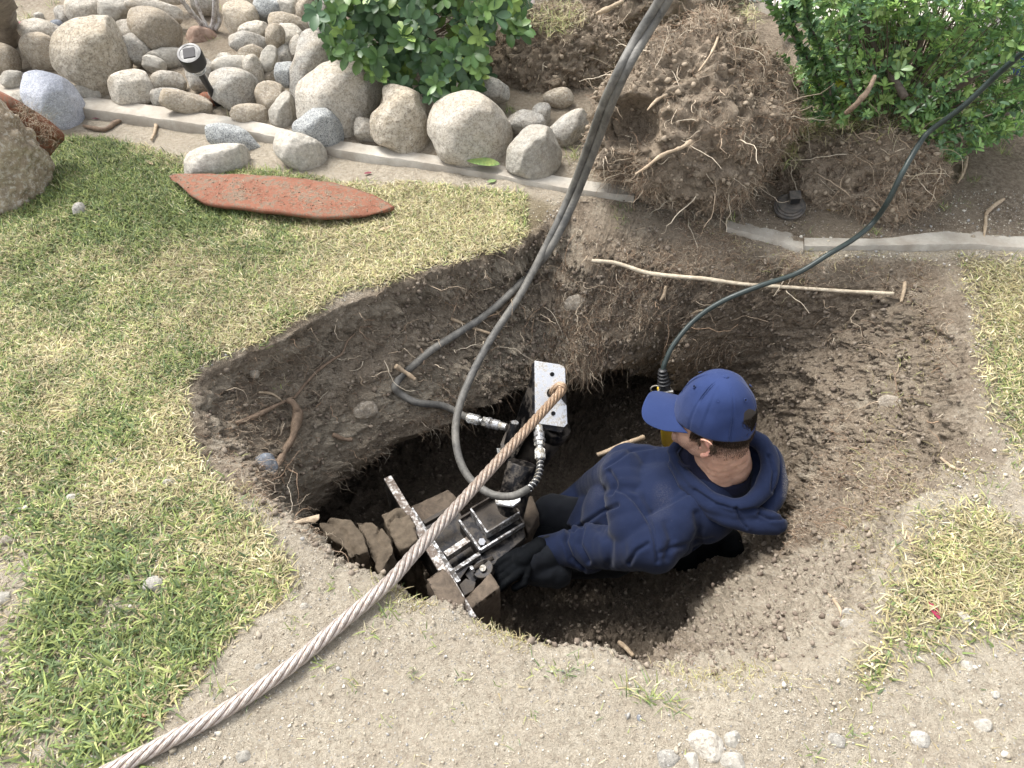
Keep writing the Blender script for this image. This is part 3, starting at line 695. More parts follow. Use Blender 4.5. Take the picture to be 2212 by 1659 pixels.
# ---- grit, crumbs and pebbles of the loose soil
CV = np.array([(1, 0, 0), (-1, 0, 0), (0, 1, 0), (0, -1, 0), (0, 0, 1), (0, 0, -1)], float); CF = np.array([(0, 2, 4), (2, 1, 4), (1, 3, 4), (3, 0, 4), (2, 0, 5), (1, 2, 5), (3, 1, 5), (0, 3, 5)])
V3, F3 = icosphere(1)
def crumbs(pts, rad_, cols, name, label, mat, seed, VV0=V3, FF0=F3):
    r = np.random.RandomState(seed); n = len(pts); q = r.normal(size=(n, 3, 3)); q, _ = np.linalg.qr(q)
    base = VV0[None] * r.uniform(.55, 1.15, (n, 1, 3)); base = base * (1 + .22 * r.normal(size=(n, len(VV0), 1)))
    V = np.einsum('nij,nkj->nki', q, base) * rad_[:, None, None] + pts[:, None]
    F = (FF0[None] + (np.arange(n) * len(VV0))[:, None, None]).reshape(-1, 3)
    o = mesh_np(name, V.reshape(-1, 3), F, mat, smooth=False, cols=np.repeat(cols, len(VV0), axis=0)); return tag(o, label, 'crumbs', kind='stuff')
M_CR = vcol_mat('crumb', .95, 0, .15)
r = np.random.RandomState(3)
x, y = scatter(90000, (-1.6, 2.1, .3, 2.3), lambda a, b: (.32 + .5 * (fbm(np.stack([a, b, a * 0], 1), 5, 3, 9) > .05)) * (polar(a, b) > .0) * (1 - .85 * np.minimum(turf_density(a, b), 1)), 8)
k = len(x); rr = .0012 + .0022 * r.rand(k) ** 3 + (r.rand(k) < .025) * r.uniform(.001, .005, k)
pale = np.array([(.50, .45, .36), (.38, .33, .26), (.62, .58, .50), (.30, .26, .20), (.34, .33, .31)])
dark = np.array([(.20, .165, .13), (.15, .12, .095), (.26, .22, .175), (.34, .30, .24)])
dmp = inpoly(x, y, damp_zone); cc = np.where(dmp[:, None], dark[r.randint(0, 4, k)], pale[r.randint(0, 5, k)])
crumbs(np.stack([x, y, gz(x, y) + rr * .3], 1), rr, cc, 'gravel', 'pale grit and pebbles scattered over the dry dirt', M_CR, 4)
# crumbs on the pit slopes
sel = r.choice(np.where((KD > .1) & (KD < 3.6) & (G[:, 2] > -.95))[0], 44000)
pp = G[sel] + r.normal(0, .004, (len(sel), 3)); kk = len(sel); rr = .0015 + .0085 * r.rand(kk) ** 5
dd = wet[sel] > .45; cc = np.where(dd[:, None], dark[r.randint(0, 3, kk)] * .95, dark[r.randint(0, 3, kk)] * 1.2)
crumbs(pp, rr, cc, 'soil_crumbs', 'crumbs and clods of damp soil on the pit walls', M_CR, 6)
# ================================================================== ROOTS
M_ROOT = vcol_mat('root_bark', .85, 0, .2)
RC = np.array([(.42, .33, .24), (.33, .23, .155), (.53, .44, .33), (.62, .54, .42), (.24, .17, .12)])
def strands(P, Dr, L, R, seed, wig=.9, grav=0.0, ns=7, cols=None, taper=.7):
    r = np.random.RandomState(seed); n = len(P); d = Dr / (np.linalg.norm(Dr, axis=1)[:, None] + 1e-9)
    pts = [P]; ds = [d]; cur = P
    for k in range(ns):
        d = d + r.normal(0, wig, (n, 3)) * .5; d[:, 2] -= grav; d /= np.linalg.norm(d, axis=1)[:, None]
        cur = cur + d * (L / ns)[:, None]; pts.append(cur); ds.append(d)
    pts = np.stack(pts, 1); ds = np.stack(ds, 1)
    up = np.array([.31, .52, .79]); a = np.cross(ds, up); a /= np.linalg.norm(a, axis=2)[:, :, None] + 1e-9; b = np.cross(ds, a)
    tt = 1 - taper * np.linspace(0, 1, ns + 1); V = []
    for k in range(3):
        an = 2 * math.pi * k / 3
        V.append(pts + (a * math.cos(an) + b * math.sin(an)) * (R[:, None] * tt)[:, :, None])
    V = np.stack(V, 2).reshape(-1, 3)
    q = np.array([[i * 3 + k, i * 3 + (k + 1) % 3, (i + 1) * 3 + (k + 1) % 3, (i + 1) * 3 + k] for i in range(ns) for k in range(3)])
    Q = (q[None] + (np.arange(n) * (ns + 1) * 3)[:, None, None]).reshape(-1, 4)
    if cols is None: cols = RC[r.choice(5, n, p=[.32, .25, .22, .08, .13])] * r.uniform(.7, 1.2, (n, 1))
    return V, Q, np.repeat(cols, (ns + 1) * 3, axis=0)
def merge(lst):
    V, Q, C, o = [], [], [], 0
    for a, b, c in lst: V.append(a); Q.append(b + o); C.append(c); o += len(a)
    return np.concatenate(V), np.concatenate(Q), np.concatenate(C)
r = np.random.RandomState(11)
gp_x, gp_y = proj(G)
farw = (G[:, 1] > 1.05) | (G[:, 0] < -.45)
def pick(mask, n, w=None):
    i = np.where(mask)[0]
    if w is not None: w = w[i] / w[i].sum()
    return r.choice(i, n, p=w)
out = -nrm  # towards the pit's inside
hairw = np.clip(.15 + 1.6 * (fbm(G, 4.5, 3, 91) + .05), .02, 1)
parts = []
i = pick((KD > .15) & (KD < 2.05) & farw & (G[:, 0] < 1.1), 17000, hairw)
parts.append(strands(G[i], out[i] + r.normal(0, .5, (len(i), 3)), .012 + .05 * r.rand(len(i)) ** 2, .0004 + .0007 * r.rand(len(i)), 12, 1.1, .22))
i = pick((KD > 1.8) & (KD < 2.15) & farw & (G[:, 0] < .95) & (G[:, 1] > 1.4), 3000, hairw)   # fringe hanging from the undercut
parts.append(strands(G[i], out[i] + [0, 0, -.6], .02 + .09 * r.rand(len(i)) ** 2, .0005 + .0008 * r.rand(len(i)), 13, .8, .35))
i = pick((KD > .1) & (KD < 1.6) & farw, 420)
parts.append(strands(G[i], out[i] * .5 + r.normal(0, .8, (len(i), 3)), .05 + .13 * r.rand(len(i)) ** 1.5, .0010 + .0013 * r.rand(len(i)), 14, .7, .1, ns=10))
dzi = pick(inpoly(G[:, 0], G[:, 1], damp_zone) & (KD < .8) & (KD > -.6), 3600, hairw)
parts.append(strands(G[dzi] + [0, 0, .001], r.normal(0, 1, (len(dzi), 3)) * [1, 1, .25] + [0, 0, .15], .012 + .045 * r.rand(len(dzi)) ** 2, .0004 + .0007 * r.rand(len(dzi)), 15, .8, .08))
lipm = (KD > -.03) & (KD < .6) & (G[:, 1] < 1.1) & (G[:, 0] < .75)
i = pick(lipm, 700, np.clip(fbm(G, 5, 2, 95) * 3, .02, 1)); straw = STRAW[r.randint(0, 5, len(i))]
parts.append(strands(G[i], r.normal(0, .6, (len(i), 3)) + [0, .5, .5], .008 + .022 * r.rand(len(i)), .0006 + .0008 * r.rand(len(i)), 16, .6, .0, cols=straw))
i = pick((KD > -.1) & (KD < 1.6) & (G[:, 0] > .75), 1600, hairw); straw = STRAW[r.randint(0, 5, len(i))] * .85
parts.append(strands(G[i], out[i] * .3 + r.normal(0, .8, (len(i), 3)), .012 + .04 * r.rand(len(i)) ** 2, .0006 + .001 * r.rand(len(i)), 17, .6, .05, cols=straw))
V, Q_, C = merge(parts)
tag(mesh_np('rootlets', V, Q_, M_ROOT, cols=C), 'tangle of fine torn rootlets hanging from the cut soil of the pit', 'roots', kind='stuff')
def wood_mat(name, c1_, c2_, sc=40, b=.003):
    s = NT(name); n = s.noise(sc, 8, .7, .5); s.base(s.ramp(n, [(.3, c1_), (.65, c2_)])); s.rough(.85); s.bump(n, b, .8); return s.m
M_BARK = wood_mat('bark', (.11, .075, .05), (.27, .195, .135), 60, .006); M_PALE = wood_mat('pale_root', (.26, .185, .12), (.50, .40, .28), 60, .005); M_WHITE = wood_mat('whitish_root', (.38, .30, .21), (.68, .60, .46), 60, .004); M_DBARK = wood_mat('dark_bark', (.05, .04, .032), (.15, .12, .095))
def root(pts, rpx, label, mat=M_PALE, lift=.4, z=None, grp=None, name='root', seed=1, taper=.5, wob=.35, smooth=False):
    P = []
    for q in pts:
        if len(q) == 3: P.append(np.array(W(*q)))
        else:
            p, n = hit(q[0], q[1]); P.append(np.array(p) + np.array(n) * 0)
    if smooth:
        dd_ = np.array([depth_of(Vector(p)) for p in P]); xx_ = np.arange(len(dd_)); ft_ = np.polyfit(xx_, dd_, 1); dd_ = np.polyval(ft_, xx_) - .018; P = [np.array(D(q[0], q[1], float(d))) for q, d in zip(pts, dd_)]
    dep = depth_of(P[0]); rr = rpx * dep / FPX
    P = [p + np.array([0, -.5, .8]) * rr * lift * 1.6 for p in P]
    o = tube(name, P, [rr, rr * 1.15, rr * .9, rr * taper], mat, sides=8, n=7, wob=wob, seed=seed)
    return tag(o, label, 'root' if name == 'root' else name.replace('_', ' '), grp)
GR = 'torn roots in and around the pit'
root([(628,866),(645,880),(650,900),(640,945),(615,990),(598,1030),(580,1070)], 7.5, 'thickest brown root standing out of the left pit wall', M_BARK, 2.2, grp=GR, wob=.5, taper=.9)
root([(515,916),(545,905),(580,888),(612,872),(636,860)], 5, 'root reaching left from the top of the thickest one', M_BARK, 1.5, grp=GR)
root([(636,862),(662,830),(690,800),(720,778),(740,765),(752,738),(768,722)], 3, 'thin dark root climbing the left wall towards the lawn', M_BARK, 1.2, grp=GR)
root([(560,848),(590,852),(612,868)], 2.6, 'short thin root crossing above the thickest one', M_PALE, 1.2, grp=GR)
root([(858,795),(875,806),(900,824)], 5.5, 'cut pale root stub poking out of the wall below the lower hose', M_PALE, 2.5, grp=GR, taper=1)
root([(722,940),(745,950),(762,951)], 4.5, 'short brown root stub low in the left pit wall', M_BARK, 2, grp=GR, taper=1)
root([(975,690),(1000,700),(1030,712),(1058,722),(1080,730)], 3.2, 'thin pale root passing behind the two hoses', M_PALE, 1.2, grp=GR)
root([(910,755),(917,770),(916,790)], 2.6, 'short red brown root dangling over the lower hose', M_BARK, 2.5, grp=GR)
root([(1065,668),(1080,684),(1086,700)], 3, 'peeled root end just above the crossing of the hoses', M_PALE, 2, grp=GR)
root([(1086,640),(1095,655)], 3, 'short pale root end left of the upper hose bend', M_PALE, 2, grp=GR)
root([(1278,565),(1330,570),(1392,590),(1450,598),(1520,604),(1600,615),(1700,622),(1800,629),(1870,633),(1928,636)], 4.0, 'very long straight pale root running along the top of the back wall', M_WHITE, .9, grp=GR, wob=.15, taper=.9, smooth=True)
root([(1950,612),(1948,630),(1942,655)], 4, 'pale upright splinter right of the end of the long straight root', M_PALE, 1.5, grp=GR, taper=.9)
root([(1437,620),(1432,640),(1424,652)], 4, 'small pale splinter on the back wall above the tunnel mouth', M_PALE, 1.5, grp=GR)
root([(1480,688),(1510,672),(1530,678)], 2.5, 'thin pale root on the back wall left of the air hose', M_PALE, 1.5, grp=GR)
root([(1788,1283),(1803,1300),(1815,1323),(1812,1352)], 3.2, 'forked pale root lying on the dirt right of the pit', M_PALE, .8, grp=GR)
root([(1335,1385),(1350,1398),(1366,1414)], 5.5, 'stubby brown root at the near lip of the pit below the worker', M_PALE, 1.5, grp=GR, taper=.8)
root([(2005,1187),(2030,1195),(2060,1199)], 3, 'pale curved rootlet on the upper right slope', M_PALE, 1, grp=GR)
root([(2030,990),(2055,1010),(2085,1018)], 3, 'white curved rootlet at the right edge of the pit', M_PALE, 1, grp=GR)
root([(1935,1120),(1960,1160),(1975,1195)], 3, 'long tan rootlet low on the right slope', M_PALE, 1, grp=GR)
root([(2165,432),(2130,460),(2125,490),(2122,520)], 3.5, 'crooked orange brown root on the dirt at the far right', M_PALE, 1, grp=GR)
root([(2085,342),(2078,370),(2065,398)], 4, 'bleached root splinter under the right end of the shrub', M_PALE, 1, grp=GR)
root([(800,1190),(815,1210),(828,1240),(836,1278)], 4, 'upright pale twig at the near lip beside the clay blocks', M_PALE, 1.5, grp=GR)
root([(1062,1276),(1048,1292),(1030,1300),(1020,1312)], 3.5, 'curled pale twig on the lower clay block', M_PALE, 1.5, grp=GR)
root([(184,275),(228,283),(252,268),(274,258),(277,244),(303,233)], 4, 'crooked brown root lying across the edging strip', M_BARK, 1, grp=GR, wob=.3)
root([(331,244),(340,262),(338,285),(330,305)], 4, 'dry pale strap of bark hanging over the edging strip', M_PALE, 1, grp=GR)
# ================================================================== UPROOTED CLUMPS OF SOIL
def clod_mat():
    s = NT('rooty_soil'); n1 = s.noise(9, 6, .65); n2 = s.noise(60, 8, .75, .8); n3 = s.noise(220, 3, .7)
    c = s.ramp(n2, [(.28, (.065, .050, .037)), (.48, (.27, .218, .165)), (.7, (.46, .39, .305))])
    c = s.mix(s.ramp(n1, [(.4, 0), (.65, .6)]), c, (.32, .255, .185))
    s.base(c); s.rough(.97); s.set(s.b.inputs['Specular IOR Level'], .1); s.bump(n1, .02, .6); s.bump(n2, .012, 1); s.bump(n3, .004, .8); return s.m
M_CLOD = clod_mat()
ICO6 = icosphere(6)
def clump(outline, z, thick, seed, hole=None, mat=None, name='root_ball', parent=None, nroot=2500, rl=.05, droot=(0, 0, 0)):
    oc = np.array(outline, float); px, py = (oc.min(0) + oc.max(0)) / 2
    p = W(px, py, z); sc = depth_of(p) / FPX * 1.07
    rel = (oc - [px, py]); th = np.arctan2(-rel[:, 1], rel[:, 0]); rr = np.hypot(rel[:, 0], rel[:, 1]); o = np.argsort(th); th, rr = th[o], rr[o]
    V0, F = ICO6; phi = np.arctan2(V0[:, 1], V0[:, 0]); h = np.hypot(V0[:, 0], V0[:, 1])
    R = np.interp(phi, np.concatenate([th - 2 * math.pi, th, th + 2 * math.pi]), np.tile(rr, 3)); S = min(np.ptp(oc[:, 0]), np.ptp(oc[:, 1])) / 2
    V = np.stack([np.cos(phi) * h ** .85 * R, np.sin(phi) * h ** .85 * R, np.sign(V0[:, 2]) * np.abs(V0[:, 2]) ** .9 * S * thick], 1) * sc
    sz = S * sc
    V = V + V0 * (sz * (.20 * fbm(V + seed, 4, 3, seed) - .05) + np.minimum(sz, .25) * (.26 * fbm(V + seed, 13, 4, seed + 1, .6) - .22 * np.abs(fbm(V + seed, 34, 3, seed + 2)) + .07 * fbm(V + seed, 90, 2, seed + 3)))[:, None]
    if hole:
        hx, hy, hr, hd = hole; c = np.array([(hx - px) * sc, -(hy - py) * sc]); dd = np.hypot(V[:, 0] - c[0], (V[:, 1] - c[1]) * 1.1) / (hr * sc)
        V[:, 2] -= np.where(V0[:, 2] > 0, hd * np.clip(1.25 - dd, 0, 1) ** .6 * (dd < 1.25), 0)
    zz = -ray(px, py).normalized(); x = Vector((1, 0, 0)); x = (x - zz * x.dot(zz)).normalized(); y = zz.cross(x)
    M = np.array(Matrix((x, y, zz)).transposed()); Vw = V @ M.T + np.array(p); N0 = V0 @ M.T
    ob = mesh_np(name, Vw, F, mat or M_CLOD); ob['_c'] = 0; del ob['_c']
    r = np.random.RandomState(seed); fw = np.where((V0[:, 2] > -.35) & (Vw[:, 2] > -.05))[0]
    w_ = np.clip(.25 + 1.8 * fbm(V[fw], 7, 2, seed + 9), .03, 1); i = r.choice(fw, nroot, p=w_ / w_.sum())
    s1 = strands(Vw[i] - N0[i] * .004, N0[i] * .8 + r.normal(0, .8, (len(i), 3)) + np.array(droot), (.014 + rl * 1.5 * r.rand(len(i)) ** 1.8), .0006 + .0009 * r.rand(len(i)) ** 2, seed, .9, .12)
    j = r.choice(fw, 90); s2 = strands(Vw[j], N0[j] * .3 + r.normal(0, .8, (len(j), 3)), .05 + .16 * r.rand(len(j)), .0012 + .0016 * r.rand(len(j)), seed + 1, .5, .05, ns=10, cols=RC[r.choice([0, 2, 3], len(j))])
    k = r.choice(fw, 3800); 
    Vr, Qr, Cr = merge([s1, s2])
    ro = mesh_np('rootlets', Vr, Qr, M_ROOT, cols=Cr); ro['kind'] = 'stuff'
    q = np.random.RandomState(seed + 4); rd = .0016 + .011 * q.rand(len(k)) ** 6; cr = np.array([(.29, .235, .175), (.22, .175, .13), (.35, .29, .22), (.15, .115, .085)])[q.randint(0, 4, len(k))]
    co = crumbs(Vw[k] + N0[k] * .002, rd, cr, 'crumbs', '', M_CR, seed + 5); del co['category']
    return ob, ro, co
def clump_thing(name, label, cat, outline, z, thick, seed, **kw):
    c = W((outline[0][0] + outline[len(outline) // 2][0]) / 2, max(q[1] for q in outline), 0); e = empty(name, c); tag(e, label, cat)
    for o in clump(outline, z, thick, seed, **kw): keep(o, e)
    return e
BIG = clump_thing('root_ball', 'biggest shaggy uprooted root ball beside the hoses with a dark hollow in it', 'root ball',
    [(1400,95),(1440,72),(1500,55),(1570,62),(1635,110),(1680,180),(1712,265),(1690,340),(1640,400),(1590,425),(1500,425),(1420,400),(1350,385),(1300,350),(1292,290),(1300,220),(1340,150)], .30, .8, 31, hole=(1385,264,46,.15), nroot=7000, rl=.06)
clump_thing('soil_clump', 'low heap of dark crumbly soil and roots at the foot of the biggest root ball', 'soil clump', [(1350,385),(1440,365),(1540,370),(1610,400),(1600,448),(1540,462),(1450,450),(1380,425)], .04, .8, 36, nroot=3000)
clump_thing('soil_clump', 'lumpy brown soil clump with dry grass on top right of the leafy bush', 'soil clump', [(1062,150),(1085,95),(1120,55),(1180,30),(1250,35),(1330,60),(1345,130),(1300,180),(1240,205),(1180,230),(1110,225),(1070,190)], .14, .7, 33, nroot=3500)
clump_thing('soil_clump', 'shaggy soil clump at the top edge behind the black hoses', 'soil clump', [(1180,30),(1240,-40),(1340,-90),(1480,-80),(1580,-40),(1605,40),(1570,90),(1480,85),(1400,105),(1320,120),(1230,90)], .22, .8, 34, nroot=3500)
tag(tube('root', [W(1568,18,.56), W(1556,55,.55), W(1548,90,.56), W(1530,125,.56), W(1508,155,.55)], [.003, .0045, .002], M_PALE, wob=.4), 'long crooked root across the top of the biggest root ball', 'root')
tag(tube('root', [W(1492,306,.50), W(1470,320,.52), W(1430,335,.54), W(1395,362,.53), W(1372,376,.52)], [.0055, .0045, .002], M_PALE, wob=.4), 'pale forked root sticking down left from the biggest root ball', 'root')
tag(tube('root', [W(1440,205,.56), W(1420,215,.58), W(1398,238,.58)], [.003, .004, .002], M_PALE, wob=.4), 'pale root splinter above the dark hollow in the root ball', 'root')
tag(tube('root', [W(1345,3,.5), W(1310,20,.5), W(1288,30,.48)], [.008, .008, .004], M_PALE, wob=.4), 'thick pale root end at the top edge left of the hoses', 'root')
# ================================================================== LEAFY SHRUBS
M_LEAF = vcol_mat('leaf', .38, .28, .45)
def leaf_template(w, belly=.62):
    t = np.array([0, .12, .35, .62, .85, 1.0]); wd = np.array([.08, .45, .85, 1.0, .72, .02]) * w * .5
    V = []
    for a, b in zip(t, wd): V += [(-b, a, .10 * b / w * 2 * .5), (0, a, 0), (b, a, .10 * b / w * 2 * .5)]
    V = np.array(V); V[:, 2] -= .16 * V[:, 1] ** 2
    Q = [(3 * i + k, 3 * i + k + 1, 3 * i + k + 4, 3 * i + k + 3) for i in range(5) for k in (0, 1)]
    return V, np.array(Q)
LT = leaf_template(.52); LT2 = leaf_template(.42)
def leaves(P, A, L, cols, seed, per=7, tmpl=LT, el=(.1, .9), tw=.25):
    """whorls of leaves at points P around axes A"""
    r = np.random.RandomState(seed); n = len(P); A = A / np.linalg.norm(A, axis=1)[:, None]
    P = np.repeat(P, per, 0); A = np.repeat(A, per, 0); L = np.repeat(L, per) * r.uniform(.65, 1.15, n * per); cols = np.repeat(cols, per, 0) * r.uniform(.78, 1.22, (n * per, 1))
    az = np.tile(np.arange(per) * 2.4, n) + np.repeat(r.uniform(0, 6.3, n), per) + r.normal(0, .2, n * per); e = r.uniform(el[0], el[1], n * per)
    u = np.cross(A, [.3, .2, .93]); u /= np.linalg.norm(u, axis=1)[:, None] + 1e-9; v = np.cross(A, u)
    radd = u * np.cos(az)[:, None] + v * np.sin(az)[:, None]; d = radd * np.cos(e)[:, None] + A * np.sin(e)[:, None]
    side = np.cross(d, A); side /= np.linalg.norm(side, axis=1)[:, None] + 1e-9; nn = np.cross(side, d)
    tl = r.normal(0, tw, n * per)[:, None]; side, nn = side * np.cos(tl) + nn * np.sin(tl), nn * np.cos(tl) - side * np.sin(tl)
    T_, Qt = tmpl; V = (side[:, None] * T_[None, :, :1] + d[:, None] * T_[None, :, 1:2] + nn[:, None] * T_[None, :, 2:3]) * L[:, None, None] + P[:, None] + (A * (r.uniform(-.02, .0, n * per))[:, None])[:, None]
    Q = (Qt[None] + (np.arange(n * per) * len(T_))[:, None, None]).reshape(-1, 4)
    # midrib and rim a touch lighter
    mask = np.tile(np.array([1.0, 1.25, 1.0] * 6), n * per)[:, None]
    return V.reshape(-1, 3), Q, np.repeat(cols, len(T_), 0) * mask
def inpx(poly, n, seed):
    r = np.random.RandomState(seed); P = np.array(poly, float); lo, hi = P.min(0), P.max(0); out = []
    x = r.uniform(lo[0], hi[0], n * 4); y = r.uniform(lo[1], hi[1], n * 4); k = inpoly(x, y, poly); return x[k][:n], y[k][:n]
LG = np.array([(.058, .115, .036), (.075, .145, .045), (.10, .18, .055), (.05, .10, .04), (.13, .215, .06), (.065, .125, .06)])
# --- broad leaved bush
B1 = [(668,-10),(690,50),(700,100),(742,138),(790,160),(840,178),(885,200),(930,225),(948,195),(1000,215),(1030,190),(1065,150),(1050,115),(1070,70),(1120,72),(1140,50),(1128,-10),(1150,-350),(640,-350)]
def height1(py): return np.interp(py, [-350, -150, 0, 120, 240], [.75, .62, .48, .32, .17])
x, y = inpx(B1, 560, 5); rb = np.random.RandomState(8); lay = rb.rand(len(x)) ** 1.4 * .16
Pb = np.array([W(a, b, float(height1(b)) - l) for a, b, l in zip(x, y, lay)]); c0 = np.array(W(900, 60, .1))
A = (Pb - c0) * .9 + np.array([0, -.12, .28]) + rb.normal(0, .12, Pb.shape)
cl = LG[rb.randint(0, 6, len(Pb))]; fresh = rb.rand(len(Pb)) < .05; cl[fresh] = (.23, .34, .085)
bush = empty('leafy_bush', W(900, 110, 0.1)); tag(bush, 'dense bush with broad glossy green leaves hanging over the boulders', 'bush')
lf = merge([leaves(Pb, A, rb.uniform(.047, .070, len(Pb)), cl, 9, 7, LT, (.0, .8)),
    leaves(np.array([W(1007,160,.22), W(1030,165,.2), W(1028,62,.36), W(1128,62,.36), W(815,150,.26)]), np.array([[0, -.5, .8]] * 5), np.array([.075, .055, .055, .06, .06]), np.array([(.30, .40, .10)] * 3 + [(.10, .19, .06), (.2, .32, .08)]), 10, 7)])
keep(mesh_np('foliage', lf[0], lf[1], M_LEAF, cols=lf[2]), bush)
tw = []; root0 = np.array(W(900, 90, .05))
for i in range(0, len(Pb), 2): tw.append((root0 + (Pb[i] - root0) * .3, Pb[i]))
a = np.array([t[0] for t in tw]); b = np.array([t[1] for t in tw])
V, Q_, C = strands(a, b - a, np.linalg.norm(b - a, axis=1), np.full(len(a), .0022), 21, .12, 0, 6, cols=np.tile([(.16, .12, .08)], (len(a), 1)))
keep(mesh_np('twigs', V, Q_, M_ROOT, cols=C), bush)
# --- small leaved uprooted shrub on the right
B2 = [(1700,150),(1672,185),(1700,215),(1740,262),(1800,268),(1850,262),(1895,245),(1940,270),(1985,300),(2010,335),(2060,348),(2110,318),(2170,300),(2290,270),(2330,-300),(1690,-300),(1680,0),(1735,60),(1765,110)]
def height2(px, py): return np.interp(py, [-300, 0, 150, 350], [.95, .70, .48, .20])
x, y = inpx(B2, 5200, 15); rb = np.random.RandomState(18)
lay = rb.rand(len(x)) ** 1.5 * .20
Pb = np.array([W(a, b, float(height2(a, b)) - l) for a, b, l in zip(x, y, lay)])
gap = fbm(Pb, 6, 3, 44); keepm = (gap > -.62) & ~((y < 110) & (gap < -.08)) & ~((x > 2060) & (gap < -.2)); Pb, y, x = Pb[keepm], y[keepm], x[keepm]
trunk0 = np.array(W(1915, 285, .25)); A = (Pb - trunk0) * .8 + rb.normal(0, .18, Pb.shape) + [0, -.05, .12]
cl = LG[rb.randint(0, 6, len(Pb))] * np.array([2.7, 2.4, 2.7]); fr = rb.rand(len(Pb)) < .16; cl[fr] = (.26, .36, .12)
# sprigs standing out at the upper left
sp = []; spine = []
for pa in ([(1785,235,.38),(1765,170,.46),(1735,110,.54),(1700,60,.60),(1655,-8,.66)], [(1800,240,.40),(1788,170,.50),(1770,100,.60),(1745,40,.68),(1735,-20,.75)], [(1745,215,.34),(1715,170,.40),(1690,140,.43),(1675,130,.44)], [(1860,235,.42),(1830,150,.55),(1835,80,.66),(1850,10,.74)], [(1960,250,.4),(2050,180,.55),(2140,130,.66),(2212,90,.75)],[(2000,300,.3),(2080,270,.4),(2160,240,.48),(2230,210,.55)],[(1700,60,.6),(1712,20,.64),(1718,-10,.68)]):
    pth = catmull([W(*q) for q in pa], 8); spine.append(pth)
    for k in range(1, len(pth)):
        for _ in range(3): sp.append((pth[k] + rb.normal(0, .004, 3), pth[k] - pth[k - 1] + rb.normal(0, .01, 3)))
shrub = empty('uprooted_shrub', W(1850, 430, 0)); tag(shrub, 'uprooted small leaved shrub tipped over at the top right with its root ball exposed', 'shrub')
spP = np.array([s[0] for s in sp]); spA = np.array([s[1] for s in sp])
yw = inpx([(1730,110),(1850,120),(1860,190),(1760,200)], 60, 3); Py = np.array([W(a, b, .30 + .1 * rb.rand()) for a, b in zip(*yw)])
lf = merge([leaves(Pb, A, rb.uniform(.020, .032, len(Pb)), cl, 19, 7, LT2, (.1, 1.0)), leaves(spP, spA, rb.uniform(.026, .036, len(spP)), LG[rb.randint(0, 6, len(spP))], 20, 3, LT2, (.4, 1.0)),
            leaves(np.array([W(1946,150,.56)]), np.array([[.1, -.5, .8]]), np.array([.036]), np.array([(.18, .27, .12)]), 23, 10, LT2, (.3, 1.0))])
keep(mesh_np('foliage', lf[0], lf[1], M_LEAF, cols=lf[2]), shrub)
a = np.array([trunk0 + (p - trunk0) * .35 for p in Pb[::10]]); b = Pb[::10]
s1 = strands(a, b - a, np.linalg.norm(b - a, axis=1), np.full(len(a), .0020), 22, .15, 0, 7, cols=np.tile([(.13, .10, .075)], (len(a), 1)))
keep(mesh_np('twigs', *s1[:2], M_ROOT, cols=s1[2]), shrub)
for k, pth in enumerate(spine): keep(tube('stem', pth, [.004, .0025], M_DBARK, spline=False, sides=6), shrub)
for pa, rr in (([(1905,300,.18),(1935,240,.34),(1965,180,.48),(1985,110,.60),(1990,40,.70)], [.020, .014, .010, .006]), ([(1925,270,.28),(1980,245,.36),(2050,200,.48),(2130,150,.6),(2230,90,.7)], [.016, .012, .007]), ([(1950,260,.28),(2010,262,.34),(2090,262,.38),(2180,245,.45)], [.011, .008, .005]), ([(1900,290,.22),(1860,230,.38),(1830,180,.48),(1800,120,.58)], [.012, .008, .004]), ([(1955,210,.42),(1900,120,.58),(1870,60,.66),(1860,-20,.75)], [.012, .009, .006]), ([(1827,244,.46),(1850,225,.5),(1875,195,.53),(1890,165,.55)], [.007, .008, .006])):
    keep(tube('branch', [W(q[0], q[1], q[2] - (.09 if rr[0] != .007 and k_ > 0 else 0)) for k_, q in enumerate(pa)], rr, M_DBARK if rr[0] != .007 else M_BARK, sides=8, wob=.3), shrub)
for o in clump([(1672,350),(1690,305),(1750,285),(1820,280),(1880,268),(1950,275),(2000,310),(2010,370),(1990,430),(1930,480),(1850,490),(1770,478),(1700,455),(1672,400)], .10, .75, 41, nroot=4500, rl=.05): keep(o, shrub)
# dry turf fringe on top of its root ball, and green weeds behind
VV, QQ, CC, off = [], [], [], 0
for (x0, x1, yy, zz, n, s) in [(1690, 1800, 275, .24, 420, 1.1), (1800, 1960, 262, .27, 520, 1.1), (1690, 1720, 330, .2, 120, 1.3), (1600, 1640, 30, .4, 120, 1), (1140, 1260, 30, .33, 520, 1.2), (1180,1230,55,.31,160,1)]:
    a = np.linspace(0, 1, n); P = np.array([W(x0 + (x1 - x0) * t, yy + rb.normal(0, 13), zz + rb.normal(0, .02)) for t in a]); c = STRAW[rb.randint(0, 5, n)] * .9
    g_ = rb.rand(n) < .25; c[g_] = GREEN[rb.randint(0, 6, g_.sum())]
    add(*blades(n, P[:, 0], P[:, 1], P[:, 2], rb.uniform(.02, .06, n) * s, rb.uniform(.0012, .0028, n), rb.uniform(.3, 2.2, n), rb.uniform(0, 6.3, n), c, rs=rb))
tag(mesh_np('turf_fringe', np.concatenate(VV), np.concatenate(QQ), M_GRASS, cols=np.concatenate(CC)), 'torn dry turf clinging to the uprooted clumps', 'turf', kind='stuff')
lfy = leaves(Py, rb.normal(0, .3, Py.shape) + [0, -.3, .8], rb.uniform(.025, .04, len(Py)), np.array([(.36, .46, .08), (.25, .38, .08), (.5, .5, .06)])[rb.randint(0, 3, len(Py))], 31, 4, LT)
tag(mesh_np('clover', lfy[0], lfy[1], M_LEAF, cols=lfy[2]), 'bright yellow green clover growing behind the uprooted shrub', 'clover')
